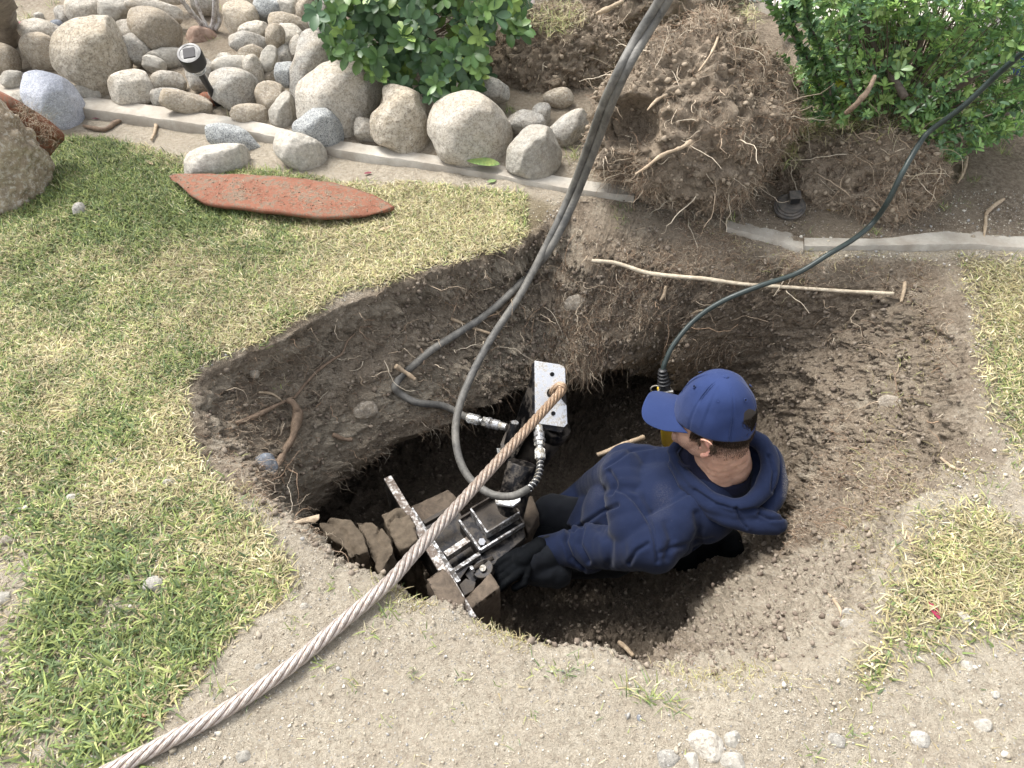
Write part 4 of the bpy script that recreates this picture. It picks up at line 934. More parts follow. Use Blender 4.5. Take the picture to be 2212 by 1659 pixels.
# --- white barked stems in the rock bed
wb = NT('white_bark'); n = wb.noise(60, 6, .7); wb.base(wb.ramp(n, [(.35, (.22, .19, .17)), (.55, (.55, .53, .51))])); wb.rough(.85); wb.bump(n, .003, .8)
pl = empty('white_barked_plant', W(440, 85, .05)); tag(pl, 'small plant with a swollen brown base and white barked stems among the river stones', 'plant')
for pa, rr in (([(445,62,.1),(425,40,.16),(400,10,.24),(375,-30,.34)], [.014, .011, .009]), ([(448,60,.1),(436,35,.15),(425,5,.22),(420,-40,.3)], [.008, .007, .006]), ([(458,62,.1),(462,40,.15),(463,10,.22),(465,-40,.32)], [.012, .010, .008]), ([(466,64,.1),(474,45,.14),(470,25,.18),(470,-30,.3)], [.010, .008, .006])):
    keep(tube('stem', [W(*q) for q in pa], rr, wb.m, wob=.3), pl)
cau = rock(438, 86, 29, 23, -10, 'brown', None, base=W(438, 86, .07), thick=.9, rough=.1, cat=None, name='swollen_base'); M0 = cau.matrix_world.copy(); cau.parent = pl; cau.matrix_parent_inverse = Matrix.Translation(pl.location).inverted()
cau.data.materials.clear(); cau.data.materials.append(wood_mat('caudex_bark', (.16, .09, .06), (.36, .26, .2), 30, .006))
tr = empty('tree_trunk', W(8, 90, 0)); tag(tr, 'dark rough tree trunk cut by the top left corner of the photo', 'tree')
keep(tube('trunk', [W(16, 112, -.02), W(10, 80, .08), W(0, 30, .25), W(-20, -60, .6), W(-30,-200,1.2)], [.085, .062, .05, .045], wood_mat('trunk_bark', (.09, .075, .06), (.24, .21, .175), 25, .012), sides=20, wob=.25), tr)
# --- fallen leaves and petals
def loose_leaf(px, py, L, az, col, label, name='fallen_leaf', w=.55, lift=.006, cat='leaf', seed=1):
    p, n = hit(px, py); V, Q = leaf_template(w); V = V.copy(); V[:, 1] -= .5; V[:, 2] = V[:, 2] * .4 + .09 * np.abs(V[:, 0]) + .1 * (V[:, 1] ** 2) + .03 * vnoise(V * 4 + seed)
    V *= L; c, s = math.cos(az), math.sin(az); V[:, :2] = V[:, :2] @ np.array([[c, s], [-s, c]])
    V[:, 2] -= V[:, 2].min(); o = mesh_np(name, V + np.array(p + Vector((0, 0, lift))), Q, LEAFM(col)); sm = o.modifiers.new('s', 'SOLIDIFY'); sm.thickness = .0008
    ss = o.modifiers.new('ss', 'SUBSURF'); ss.levels = 2; ss.render_levels = 2; return tag(o, label, cat)
_lm = {}
def LEAFM(col):
    if col not in _lm: _lm[col] = simple('dead_leaf', col, .6, 0, 25, .3, .001)
    return _lm[col]
gl = NT('big_leaf'); pxx = gl.n('SeparateXYZ', Vector=gl.co).outputs; gl.base(gl.mix(gl.ramp(gl.noise(9, 5, .6), [(.5, 0), (.62, 1)]), (.17, .26, .08), (.30, .36, .10))); gl.rough(.5); gl.bump(gl.n('TexWave', Vector=gl.co, Scale=22.0, Distortion=1.5).outputs[1], .002, .6)
o = loose_leaf(1045, 376, .125, rad(-95), (.2, .3, .1), 'large fresh green leaf with a yellow tip on the edge of the lawn', w=.52, lift=.045); o.data.materials.clear(); o.data.materials.append(gl.m)
loose_leaf(1062, 395, .04, rad(-60), (.22, .30, .12), 'small green leaf under the large fresh one', seed=4)
loose_leaf(2015, 1322, .045, rad(10), (.30, .02, .06), 'crimson petal lying on the right patch of grass', 'petal', cat='petal', w=.4)
loose_leaf(300, 1547, .035, rad(80), (.55, .28, .14), 'small orange brown dry leaf low in the lawn', w=.35)
loose_leaf(2012, 405, .04, rad(30), (.62, .62, .12), 'bright yellow leaf by the right end of the root ball', w=.8)
loose_leaf(1800, 457, .05, rad(80), (.36, .26, .07), 'ochre leaf lying by the black square spike', w=.5)
loose_leaf(325, 355, .05, rad(50), (.42, .30, .19), 'dry tan leaf in the grass below the edging', w=.3)
loose_leaf(212, 467, .03, rad(60), (.40, .25, .17), 'small brown curled leaf right of the cone shaped stone', w=.5)
loose_leaf(832, 497, .05, rad(-50), (.50, .36, .22), 'curled tan leaf on the lawn below the tip of the terracotta shard', w=.3)
loose_leaf(775, 530, .035, rad(-30), (.45, .32, .2), 'second small tan leaf on the lawn below the terracotta shard', w=.3)
loose_leaf(795, 377, .03, rad(-70), (.20, .03, .05), 'dark red petal on the dirt in front of the edging', 'petal', cat='petal', w=.5)
loose_leaf(211, 259, .04, rad(-80), (.15, .03, .05), 'dark red petal beside the blue grey boulder', 'petal', cat='petal', w=.3)
loose_leaf(45, 52, .05, rad(-60), (.22, .02, .04), 'red petal among the weeds in the top left corner', 'petal', cat='petal', w=.4)
loose_leaf(62, 75, .05, rad(-30), (.10, .015, .04), 'dark purple petal among the weeds in the top left corner', 'petal', cat='petal', w=.5)
# ================================================================== MACHINE, CABLE, HOSES
def metal_scuffed(name, base, rust, rough=.35, amt=.35, sc=40):
    s = NT(name); n = s.noise(sc, 8, .75); n2 = s.noise(sc * .35, 5, .6)
    f = s.ramp(s.math('MULTIPLY', n, s.math('ADD', n2, .5)), [(.50 - amt * .35, 0), (.62 - amt * .2, 1)])
    s.base(s.mix(f, base, rust)); s.set(s.b.inputs['Metallic'], s.math('SUBTRACT', .85, s.math('MULTIPLY', f, .8)))
    s.rough(s.math('ADD', rough, s.math('MULTIPLY', f, .4))); s.bump(n, .001, .5); return s.m
M_PLATE = metal_scuffed('brushed_steel', (.74, .75, .77), (.45, .42, .37), .38, .02, 90)
M_BAR = metal_scuffed('worn_steel_bar', (.62, .61, .59), (.14, .11, .09), .45, .42, 70)
M_EDGE = metal_scuffed('bright_steel', (.55, .56, .58), (.10, .09, .08), .35, .3, 50)
M_BLACKM = metal_scuffed('black_painted_steel', (.018, .018, .02), (.06, .05, .04), .35, .12, 35)
M_MUDM = metal_scuffed('muddy_steel', (.028, .026, .025), (.065, .053, .042), .4, .4, 30)
M_CHROME = metal_scuffed('chrome', (.72, .72, .70), (.25, .22, .17), .22, .12, 60)
M_CLAY = simple('clay_block', (.15, .12, .088), .95, 0, 45, .4, .006, .15)
M_WOOD = wood_mat('muddy_timber', (.05, .038, .027), (.17, .13, .095), 30, .004)
def slab(name, pts, th, mat, parent=None, z=None, bevel=.0015, label=None, cat=None, grp=None):
    P = [W(*(q if len(q) == 3 else (q[0], q[1], z))) for q in pts]
    bm = bmesh.new(); a = [bm.verts.new(p) for p in P]; b = [bm.verts.new(p - Vector((0, 0, th))) for p in P]
    bm.faces.new(a); bm.faces.new(b[::-1]); n = len(P)
    for i in range(n): bm.faces.new((a[i], b[i], b[(i + 1) % n], a[(i + 1) % n]))
    o = bm_obj(name, bm, mat, None, False, bevel)
    if parent: keep(o, parent)
    if label: tag(o, label, cat or name.replace('_', ' '), grp)
    return o
def rough_block(name, pts, th, mat, z, label, cat, seed, parent=None):
    o = slab(name, pts, th, mat, z=z, bevel=0)
    bm = bmesh.new(); bm.from_mesh(o.data); bmesh.ops.triangulate(bm, faces=bm.faces)
    bmesh.ops.bevel(bm, geom=bm.edges[:], offset=.002, segments=1, affect='EDGES')
    bmesh.ops.triangulate(bm, faces=bm.faces)
    for _ in range(4):
        e = [e for e in bm.edges if e.calc_length() > .009]
        if not e: break
        bmesh.ops.subdivide_edges(bm, edges=e, cuts=1); bmesh.ops.triangulate(bm, faces=bm.faces)
    V = np.array([v.co[:] for v in bm.verts]); N = np.array([v.normal[:] for v in bm.verts])
    crk = 0 if mat is M_WOOD else np.exp(-(np.abs(fbm(V + seed, 7, 2, seed + 7)) / .035) ** 2); d = (.4 if mat is M_WOOD else 1) * .010 * fbm(V + seed, 9, 3, seed) - .010 * crk + (.4 if mat is M_WOOD else 1) * .009 * fbm(V + seed, 45, 3, seed + 2)
    for v, dd, n in zip(bm.verts, d, N): v.co += Vector(n) * dd
    bm.to_mesh(o.data); bm.free(); o.data.polygons.foreach_set('use_smooth', np.ones(len(o.data.polygons), bool)); return tag(o, label, cat)
MZ = -.52
mc = empty('pulling_machine', W(1080, 1180, -.85)); tag(mc, 'black steel hydraulic machine with a bright silver plate at the bottom of the pit', 'machine')
d0 = depth_of(W(1190, 850, -.33)); PS = d0 / FPX
vx = Vector((1, 0, 0)); fz = Vector((0, -CP, SP)); vy = fz.cross(vx)     # plate plane faces up and towards the near lip
def on_plate(poly, dz=0): return [((x - 1190) * PS, -(y - 850) * PS) for x, y in poly]
pc = D(1190, 850, d0)
PM = Matrix((vx, vy, fz)).transposed().to_4x4(); PM.translation = pc
pl_out = [(1155.5, 780), (1208.5, 788), (1217, 792), (1220, 798), (1221, 832), (1212, 862), (1223, 876), (1225, 915), (1218, 922), (1156, 913)]
hole = [(1191.5 + 11 * math.cos(t), 849.5 + 11.5 * math.sin(t)) for t in np.linspace(0, 2 * math.pi, 20, endpoint=False)]
def plate_with_hole():
    cu = bpy.data.curves.new('plate', 'CURVE'); cu.dimensions = '2D'; cu.fill_mode = 'BOTH'; cu.extrude = .004; cu.bevel_depth = .0008
    for poly in (pl_out, hole):
        sp_ = cu.splines.new('POLY'); q = on_plate(poly); sp_.points.add(len(q) - 1); sp_.use_cyclic_u = True
        for pt, c in zip(sp_.points, q): pt.co = (*c, 0, 1)
    t = bpy.data.objects.new('t', cu); COL.objects.link(t); dg = bpy.context.evaluated_depsgraph_get(); me = bpy.data.meshes.new_from_object(t.evaluated_get(dg)); bpy.data.objects.remove(t)
    me.transform(PM); return me
keep(link('silver_plate', plate_with_hole(), M_PLATE, None, False), mc)
def pmat(px, py, dz): m = PM.copy(); m.translation = pc + vx * (px - 1190) * PS - vy * (py - 850) * PS + fz * dz; return m
for px, py in ((1192.5, 808.5), (1195, 893)):
    s_ = lathe('screw', [(.0075, 0), (.0075, .002), (.0045, .0025), (.0042, .001), (0.001, .001)], M_BLACKM, None, pmat(px, py, .0045), 16); keep(s_, mc)
keep(prism('jaw_block', on_plate([(1150, 786), (1156, 779), (1206, 787), (1222, 800), (1226, 916), (1214, 936), (1180, 930), (1150, 914)]), .09, pmat(1190, 850, -.006), M_BLACKM, None, .003), mc)
# tapering side frame that runs down and left behind the plate
bm = bmesh.new(); A_ = [pmat(x, y, z).translation for x, y, z in [(1153, 800, -.02), (1153, 912, -.02), (1112, 1000, -.10), (1075, 1010, -.14), (1118, 905, -.12)]]
B_ = [p - fz * .10 for p in A_]; a = [bm.verts.new(p) for p in A_]; b = [bm.verts.new(p) for p in B_]; bm.faces.new(a); bm.faces.new(b[::-1])
for i in range(5): bm.faces.new((a[i], b[i], b[(i + 1) % 5], a[(i + 1) % 5]))
keep(bm_obj('side_frame', bm, M_BLACKM, None, False, .003), mc)
def cyl(name, p, q, r, mat, parent=mc, sides=28, prof=None):
    p, q = Vector(p), Vector(q); L = (q - p).length
    pr = prof(L) if prof else [(r * .96, 0), (r, .003), (r, L - .003), (r * .96, L)]
    o = lathe(name, pr, mat, None, aim(p, q - p), sides)
    if parent: keep(o, parent)
    return o
cyl('hydraulic_cylinder', pmat(1200, 925, -.07).translation, pmat(1128, 1040, -.22).translation, .056, M_MUDM)
cyl('cylinder_collar', pmat(1204, 920, -.06).translation, pmat(1192, 942, -.09).translation, .056, M_BLACKM)
cyl('pivot_post', W(1128, 1000, -.42), W(1098, 1120, -.56), .048, M_BLACKM)
cyl('pin', W(1112, 915, -.36), W(1095, 975, -.44), .017, M_BLACKM); cyl('pin_head', W(1112.5, 912, -.355), W(1112, 915, -.36), .0125, M_EDGE)
slab('pin_bracket', [(1103, 908, -.38), (1115, 909, -.38), (1108, 950, -.40), (1085, 975, -.42), (1080, 960, -.42)], .012, M_MUDM, mc)
slab('hex_plate', [(1069, 1077), (1124, 1073), (1124.5, 1081), (1108, 1094), (1071, 1089)], .008, M_PLATE, mc, z=-.44)
slab('hex_plate', [(1096, 1012), (1104, 1010), (1112, 1026), (1138, 1035), (1122, 1038), (1099, 1032)], .006, M_EDGE, mc, z=-.44)
cyl('spring_clip', W(1075, 968, -.43), W(1078, 988, -.45), .004, M_CHROME); cyl('spring_clip', W(1080, 968, -.43), W(1082, 986, -.45), .004, M_CHROME)
# square base with a raised lip and an inner frame
P1, P2, P3, P4 = (991, 1121), (1038, 1187), (1132, 1129), (1086, 1062)
slab('base_box', [P1, P2, P3, P4], .36, M_BLACKM, mc, z=MZ - .012, bevel=.002)
def bar(name, a, b, w_, h, z, mat, z2=None, label=None):
    p, q = W(a[0], a[1], z), W(b[0], b[1], z if z2 is None else z2); d = (q - p).normalized(); up = Vector((0, 0, 1)); s_ = d.cross(up).normalized(); up = s_.cross(d)
    M = Matrix((d, s_, up)).transposed().to_4x4(); M.translation = (p + q) / 2 - up * h / 2; bm = bmesh.new(); boxm(bm, M, (q - p).length, w_, h)
    o = bm_obj(name, bm, mat, None, False, .001); keep(o, mc); return o
bar('base_lip', P1, P2, .007, .02, MZ, M_EDGE); bar('base_lip', P2, P3, .007, .02, MZ, M_EDGE); bar('base_lip', P3, P4, .007, .02, MZ, M_MUDM); bar('base_lip', P4, P1, .007, .02, MZ, M_MUDM)
Q1, Q2, Q3, Q4 = (1017, 1098), (1052, 1149), (1122, 1106), (1088, 1056)
for a_, b_, m_ in ((Q1, Q2, M_EDGE), (Q2, Q3, M_EDGE), (Q3, Q4, M_MUDM), (Q4, Q1, M_MUDM)): bar('inner_frame', a_, b_, .006, .035, MZ + .025, m_)
slab('inner_plate', [Q1, Q2, Q3, Q4], .02, M_MUDM, mc, z=MZ + .004)
cyl('bolt', W(1041, 1170, MZ - .01), W(1041, 1170, MZ + .004), .012, M_PLATE, sides=6)
# long thin bars and webs of the reaction frame
bar('long_bar', (837, 1030), (1020, 1336), .026, .012, -.46, M_BAR, -.40)
slab('web_plate', [(834, 1032, -.475), (1016, 1334, -.415), (1010, 1338, -.415), (828, 1036, -.475)], .16, M_BLACKM, mc, bevel=.001)
bar('edge_bar', (888, 1098), (991, 1256), .014, .02, MZ + .02, M_EDGE)
bar('cross_bar', (915, 1128), (971, 1098), .014, .02, MZ, M_MUDM); bar('cross_bar', (981, 1231), (1036, 1195), .013, .02, MZ, M_EDGE); bar('cross_bar', (962, 1197), (1012, 1164), .022, .03, MZ - .03, M_BAR)
slab('frame_floor', [(888, 1098), (991, 1256), (1037, 1190), (985, 1090)], .02, M_BLACKM, mc, z=MZ - .09)
slab('side_plate', [(1005, 1240), (1040, 1198), (1130, 1136), (1135, 1160), (1060, 1225), (1020, 1262)], .03, M_BLACKM, mc, z=MZ - .03)
cyl('threaded_rod', W(1020, 1229, MZ), W(1065, 1205, MZ), .0075, M_MUDM, prof=lambda L: [(.0068 if k % 2 else .0082, L * k / 40) for k in range(41)])
cyl('nut', W(1017, 1231, MZ), W(1022, 1228, MZ), .012, M_EDGE, sides=6)
cyl('wheel', W(1048, 1236, MZ - .02), W(1043, 1228, MZ + .002), .032, M_BLACKM); cyl('bolt', W(1044, 1229, MZ), W(1043, 1227, MZ + .014), .010, M_CHROME)
slab('hex_bracket', [(992, 1263), (1006, 1249), (1028, 1257), (1023, 1275), (1003, 1287)], .02, M_MUDM, mc, z=MZ + .03)
# --- blocks of clay and timber
rough_block('clay_block', [(825, 1112), (836, 1104), (866, 1097), (880, 1110), (896, 1135), (900, 1166), (882, 1182), (866, 1188), (846, 1165), (832, 1130)], .45, M_CLAY, -.42, 'brown clay block wedged left of the long rusty bar, largest of the clay blocks', 'clay block', 3)
rough_block('clay_block', [(768, 1128), (790, 1126), (825, 1140), (846, 1170), (850, 1195), (820, 1240), (800, 1205), (790, 1165)], .46, M_CLAY, -.40, 'cracked clay block between the crumbly lump and the largest clay block', 'clay block', 5)
rough_block('clay_lump', [(690, 1130), (715, 1120), (758, 1124), (785, 1160), (796, 1192), (770, 1200), (758, 1208), (735, 1175), (705, 1155)], .48, M_CLAY, -.36, 'dark crumbly lump of gravelly clay at the near left lip of the pit', 'clay lump', 7)
rough_block('timber_block', [(919, 1250), (957, 1224), (975, 1246), (1005, 1293), (1003, 1302), (984, 1320), (960, 1310), (940, 1285)], .09, M_WOOD, -.33, 'muddy timber block with clipped corners at the lower end of the bars', 'timber', 9)
rough_block('timber_offcut', [(1004, 1292), (1059, 1238), (1081, 1268), (1014, 1318)], .38, M_WOOD, -.47, 'square timber offcut with a split end under the worker\'s glove', 'timber', 11)
rough_block('timber_board', [(886, 1096), (968, 1057), (994, 1083), (915, 1131)], .27, M_WOOD, -.60, 'dark muddy board lying behind the reaction frame', 'timber', 13)
rough_block('timber_board', [(1115, 1078), (1150, 1070), (1165, 1110), (1140, 1150), (1130, 1125)], .25, M_WOOD, -.62, 'brown muddy board between the machine and the worker\'s knee', 'timber', 15)
rough_block('timber_board', [(1108, 1140), (1135, 1128), (1150, 1150), (1120, 1185), (1100, 1175)], .22, M_WOOD, -.66, 'short muddy board end beside the base box by the glove', 'timber', 16)
slab('wood_chip', [(633, 1126, .01), (662, 1117, .015), (690, 1110, .02), (689, 1120, .02), (680, 1128, .01), (660, 1126, .01), (640, 1130, .01)], .004, M_PALE, None, label='flat pale wood chip on the near left lip of the pit', cat='wood chip')
slab('wood_chip', [(1013, 1262, -.3), (1022, 1250, -.3), (1026, 1262, -.3), (1018, 1275, -.3)], .004, M_PALE, None, label='orange splinter by the timber block', cat='wood chip') if False else None
tag(tube('stick', [W(1290, 983, -.55), W(1320, 972, -.55), W(1352, 958, -.55), W(1390, 945, -.57)], [.008, .009, .009], M_PALE, wob=.2), 'pale broken stick poking out behind the worker towards the tunnel', 'stick')
# --- steel cable
cab = empty('steel_cable', W(830, 1265, .02)); tag(cab, 'thick twisted steel cable running from the silver plate over the lip to lower left', 'cable')
rimp = np.array(W(835, 1262, .022)); pe = np.array(pmat(1211, 845, .030).translation)
pth = [np.array(W(-40, 1800, .02)), np.array(W(100, 1735, .02)), np.array(W(240, 1664, .02)), np.array(W(380, 1592, .02)), np.array(W(500, 1526, .02)), np.array(W(620, 1444, .021)), np.array(W(730, 1352, .022)), rimp]
for k in range(1, 9): pth.append(rimp + (pe - rimp) * k / 9)
pth += [pe, np.array(pmat(1214, 836, .028).translation), np.array(pmat(1209, 834, .022).translation), np.array(pmat(1200, 840, .010).translation), np.array(pmat(1192, 849, -.02).translation), np.array(pmat(1190, 851, -.08).translation)]
cpath = catmull(pth, 22); s_len = np.concatenate([[0], np.cumsum(np.linalg.norm(np.diff(cpath, axis=0), axis=1))])
nn_ = int(s_len[-1] / .006); su = np.linspace(0, s_len[-1], nn_); cpath = np.stack([np.interp(su, s_len, cpath[:, k]) for k in range(3)], 1)
Tc, Nc, Bc = frames(cpath)
cm = NT('cable_steel'); gr = cm.attr('groove'); ru = cm.attr('rust'); nz = cm.noise(90, 6, .7)
steel = cm.mix(cm.ramp(nz, [(.4, 0), (.6, 1)]), (.33, .28, .24), (.50, .45, .41)); tan = cm.mix(cm.ramp(nz, [(.35, 0), (.6, 1)]), (.30, .195, .115), (.45, .33, .23))
cc_ = cm.mix(ru, steel, tan); cc_ = cm.mix(gr, cc_, (.10, .04, .022)); cm.base(cc_); cm.rough(.5); cm.set(cm.b.inputs['Metallic'], cm.math('MULTIPLY', cm.math('SUBTRACT', 1.0, gr), .45)); 
wv = cm.attr('wire'); cm.bump(cm.math('SINE', wv), .0004, .6); cm.bump(nz, .0008, .4)
off_r, sr, pitch = .0084, .0068, .19
for k in range(6):
    th = -2 * math.pi * (su / pitch) + k * math.pi / 3
    rd_ = Nc * np.cos(th)[:, None] + Bc * np.sin(th)[:, None]; tn = -Nc * np.sin(th)[:, None] + Bc * np.cos(th)[:, None]
    sd_ = 16; an = np.linspace(0, 2 * math.pi, sd_ + 1)
    V = cpath[:, None] + rd_[:, None] * (off_r + sr * np.cos(an))[None, :, None] + tn[:, None] * (sr * np.sin(an))[None, :, None]
    g_ = np.clip((.0128 - (off_r + sr * np.cos(an))) / .0022, 0, 1); g_ = np.tile(g_, (nn_, 1))
    r_ = np.clip((su - s_len[-1] * .52) / (s_len[-1] * .3), 0, 1); r_ = np.tile(r_[:, None], (1, sd_ + 1))
    wire = an[None] * 9 + (su / .004)[:, None]
    i, j = np.meshgrid(np.arange(nn_ - 1), np.arange(sd_), indexing='ij'); b0 = (i * (sd_ + 1) + j).ravel(); Qs = np.stack([b0, b0 + 1, b0 + sd_ + 2, b0 + sd_ + 1], 1)
    keep(mesh_np('strand', V.reshape(-1, 3), Qs, cm.m, attrs={'groove': g_.ravel(), 'rust': r_.ravel(), 'wire': wire.ravel()}), cab)
# --- hoses
hm = NT('hose_rubber'); n = hm.noise(25, 6, .7, 1.0); n2 = hm.noise(7, 4, .6)
hm.base(hm.mix(hm.ramp(n2, [(.35, 0), (.6, 1)]), hm.ramp(n, [(.35, (.05, .05, .048)), (.65, (.14, .135, .125))]), hm.ramp(n, [(.3, (.07, .067, .06)), (.65, (.20, .19, .168))]))); hm.rough(.62); hm.bump(n, .001, .5)
M_RUB = simple('black_rubber', (.018, .018, .02), .5, 0, 60, .4, .0008)
GH = 'hydraulic hoses of the pulling machine'
def hw(px, py, d=.02): p, n = hit(px, py); return np.array(p + n * d)
A_pts = [W(1452,-60,.85), W(1425,0,.78), W(1376,80,.69), W(1338,150,.63), W(1303,225,.52), W(1276,300,.38), W(1250,372,.24), W(1226,432,.13), W(1199,492,.05), W(1170,550,-.03), W(1122,640,-.12), W(1062,730,-.20), W(1012,825,-.27), W(986,905,-.32), W(988,975,-.36), W(1012,1030,-.39), W(1058,1066,-.40), W(1105,1072,-.40), W(1142,1056,-.40)]
hA = empty('hydraulic_hose', A_pts[7]); tag(hA, 'black hose that swings down in a wide loop in front of the machine', 'hose', GH)
keep(tube('hose', A_pts, .0125, hm.m, sides=16, n=10), hA)
gA = [W(1142,1056,-.40), W(1158,1038,-.40), W(1166,1015,-.40), W(1167,992,-.40)]
keep(tube('spiral_guard', gA, .0095, M_RUB, sides=14, n=10), hA)
gp = catmull(gA, 40); Tg, Ng, Bg = frames(gp); tt = np.linspace(0, 2 * math.pi * 9, len(gp)); coil = gp + (Ng * np.cos(tt)[:, None] + Bg * np.sin(tt)[:, None]) * .0100
keep(tube('guard_coil', coil, .0022, M_CHROME, spline=False, sides=6), hA)
def coupling(p, q, parent, knurl=True):
    p, q = Vector(p), Vector(q); L = (q - p).length; M = aim(p, q - p)
    for nm, pr, mt, sd in (('ferrule', [(.0150, 0), (.0158, .002), (.0158, .30 * L), (.0140, .32 * L)], M_CHROME, 24), ('neck', [(.0095, .32 * L), (.0095, .40 * L)], M_CHROME, 20), ('hex_nut', [(.0165, .40 * L), (.0175, .42 * L), (.0175, .50 * L), (.0165, .52 * L)], M_CHROME, 6), ('sleeve', [(.0185, .52 * L), (.0190, .54 * L), (.0190, .60 * L), (.0150, .62 * L), (.0150, .66 * L), (.0172, .67 * L), (.0172, .80 * L), (.0150, .82 * L)], M_EDGE, 24), ('tip', [(.0135, .82 * L), (.0135, .92 * L), (.0125, .93 * L), (.0125, 1.0 * L), (.010, 1.0 * L)], M_CHROME, 20)):
        keep(lathe(nm, pr, mt, None, M, sd), parent)
    if knurl:
        bm = bmesh.new()
        for k in range(18):
            a = 2 * math.pi * k / 18; m = M @ Matrix.Translation((.0158 * math.cos(a), .0158 * math.sin(a), .15 * L)) @ Matrix.Rotation(a, 4, 'Z'); boxm(bm, m, .0018, .0022, .26 * L)
        keep(bm_obj('knurling', bm, M_CHROME, None, False), parent)
coupling(W(1167,992,-.40), W(1164,920,-.37), hA)
B_pts = [W(1471,-60,.85), W(1443,0,.78), W(1394,80,.69), W(1354,150,.63), W(1319,228,.52), W(1292,303,.38), W(1264,376,.24), W(1239,438,.13), W(1211,497,.05), W(1181,549,-.03), hw(1148,592,.03), hw(1100,640,.022), hw(1050,682,.018), hw(990,720,.018), hw(930,762,.014), hw(896,788,.004), hw(868,812,.0), hw(853,835,.004), hw(862,852,.014), hw(900,869,.025), hw(955,884,.03), W(1008,902,-.41)]
hB = empty('hydraulic_hose', B_pts[7]); tag(hB, 'black hose that runs behind along the pit wall to the left side of the machine', 'hose', GH)
keep(tube('hose', B_pts, .0125, hm.m, sides=16, n=10), hB); coupling(W(1010,902,-.41), W(1094,923,-.39), hB)
# --- air hose and digging tool
gh = simple('green_black_rubber', (.035, .050, .047), .45, 0, 30, .45, .0006)
C_pts = [W(2300,40,.75), W(2225,100,.66), W(2150,165,.55), W(2080,230,.45), W(2010,282,.36), W(1985,312,.33), W(1950,372,.27), W(1918,435,.18), W(1885,482,.09), W(1845,516,.065), W(1792,548,.045), W(1722,590,-.01), W(1640,618,-.04), W(1562,650,-.09), W(1502,690,-.15), W(1457,742,-.21), W(1437,782,-.26), W(1432.5,800,-.285)]
C_pts = C_pts
hC = empty('air_hose', C_pts[8]); tag(hC, 'thin dark green air hose snaking from the uprooted shrub down to the yellow tool', 'hose')
keep(tube('hose', C_pts, .0085, gh, sides=14, n=10), hC)
tl = empty('digging_tool', W(1440, 930, -.7)); tag(tl, 'yellow pneumatic digging tool with a ribbed black boot beside the worker\'s cap', 'tool')
p, q = W(1431, 797, -.28), W(1436, 842, -.36); L = (q - p).length
prof = []
for k in range(5): z0 = L * k / 6.5; r0 = .0105 + .0018 * k; prof += [(r0, z0), (r0 + .005, z0 + .004), (r0 + .005, z0 + .009), (r0, z0 + .012)]
prof += [(.019, L * .85), (.021, L)]
keep(lathe('rubber_boot', prof, M_RUB, None, aim(p, q - p), 20), tl)
yel = simple('yellow_paint', (.62, .42, .03), .4, 0, 30, .2, .001)
ax = (W(1443, 935, -.60) - q).normalized(); M = aim(q, ax)
bm = bmesh.new(); boxm(bm, M @ Matrix.Translation((0, 0, .03)), .05, .045, .06); keep(bm_obj('head', bm, yel, None, False, .006), tl)
keep(lathe('barrel', [(.022, .06), (.026, .075), (.026, .30), (.020, .32), (.014, .36)], yel, None, M, 24), tl); keep(lathe('chisel', [(.010, .36), (.010, .50), (.004, .56)], M_BLACKM, None, M, 12), tl)
cyl('hose_clamp', q - ax * .004 + Vector((.002, 0, 0)), q + ax * .006, .0225, M_CHROME, tl)
bm = bmesh.new(); boxm(bm, aim(q + Vector((.008, -.018, .006)), Vector((1, 0, .2))), .008, .012, .034); keep(bm_obj('clamp_screw', bm, M_CHROME, None, False, .001), tl)
rc_ = W(1416, 842, -.35); ring = [rc_ + Vector((.016 * math.cos(a), .004, .016 * math.sin(a))) for a in np.linspace(0, 2 * math.pi, 20)]
keep(tube('ring', ring, .0022, M_CHROME, spline=False, sides=8), tl)
keep(tube('trigger', [W(1404, 853, -.36), W(1412, 852, -.36), W(1422, 850, -.365), W(1430, 852, -.37)], [.007, .008, .006], M_RUB, sides=10), tl)
# ================================================================== TERRACOTTA, SOLAR LIGHT, SPIKE
tc = NT('terracotta'); n = tc.noise(14, 6, .6); n2 = tc.noise(70, 8, .75)
c = tc.ramp(n, [(.3, (.19, .07, .038)), (.7, (.27, .11, .062))])
tc.base(tc.mix(tc.ramp(tc.math('MULTIPLY', n2, tc.math('ADD', .55, n)), [(.52, 0), (.60, .9)]), c, (.17, .13, .09))); tc.rough(.85); tc.bump(n2, .005, 1.0)
top = catmull([(366,379,0),(392,375,0),(500,376,0),(600,382,0),(700,391,0),(780,411,0),(853,445,0)], 10); bot = catmull([(368,385,0),(385,398,0),(440,436,0),(520,448,0),(640,464,0),(740,468,0),(815,461,0),(851,452,0)], 10)
nu = len(top); nv = 14; V = []
for i in range(nu):
    for j in range(nv):
        v = j / (nv - 1); q = top[i] * (1 - v) + bot[i] * v; wdt = abs(bot[i][1] - top[i][1]) / 75
        V.append(W(q[0], q[1], .022 + .012 * (1 - i / nu) + .026 * math.sin(math.pi * (.2 + .6 * v)) * (.3 + .7 * wdt)))
V = np.array([list(v) for v in V]); V = V + fbm(V, 18, 3, 2)[:, None] * .004
Qs = [(i * nv + j, i * nv + j + 1, (i + 1) * nv + j + 1, (i + 1) * nv + j) for i in range(nu - 1) for j in range(nv - 1)]
V_sh = V; sh = mesh_np('terracotta_shard', V, Qs, tc.m); so_ = sh.modifiers.new('s', 'SOLIDIFY'); so_.thickness = .014; so_.offset = 1 if False else -1; tag(sh, 'long boat shaped terracotta shard lying on the lawn, crusted with dirt', 'pot shard')
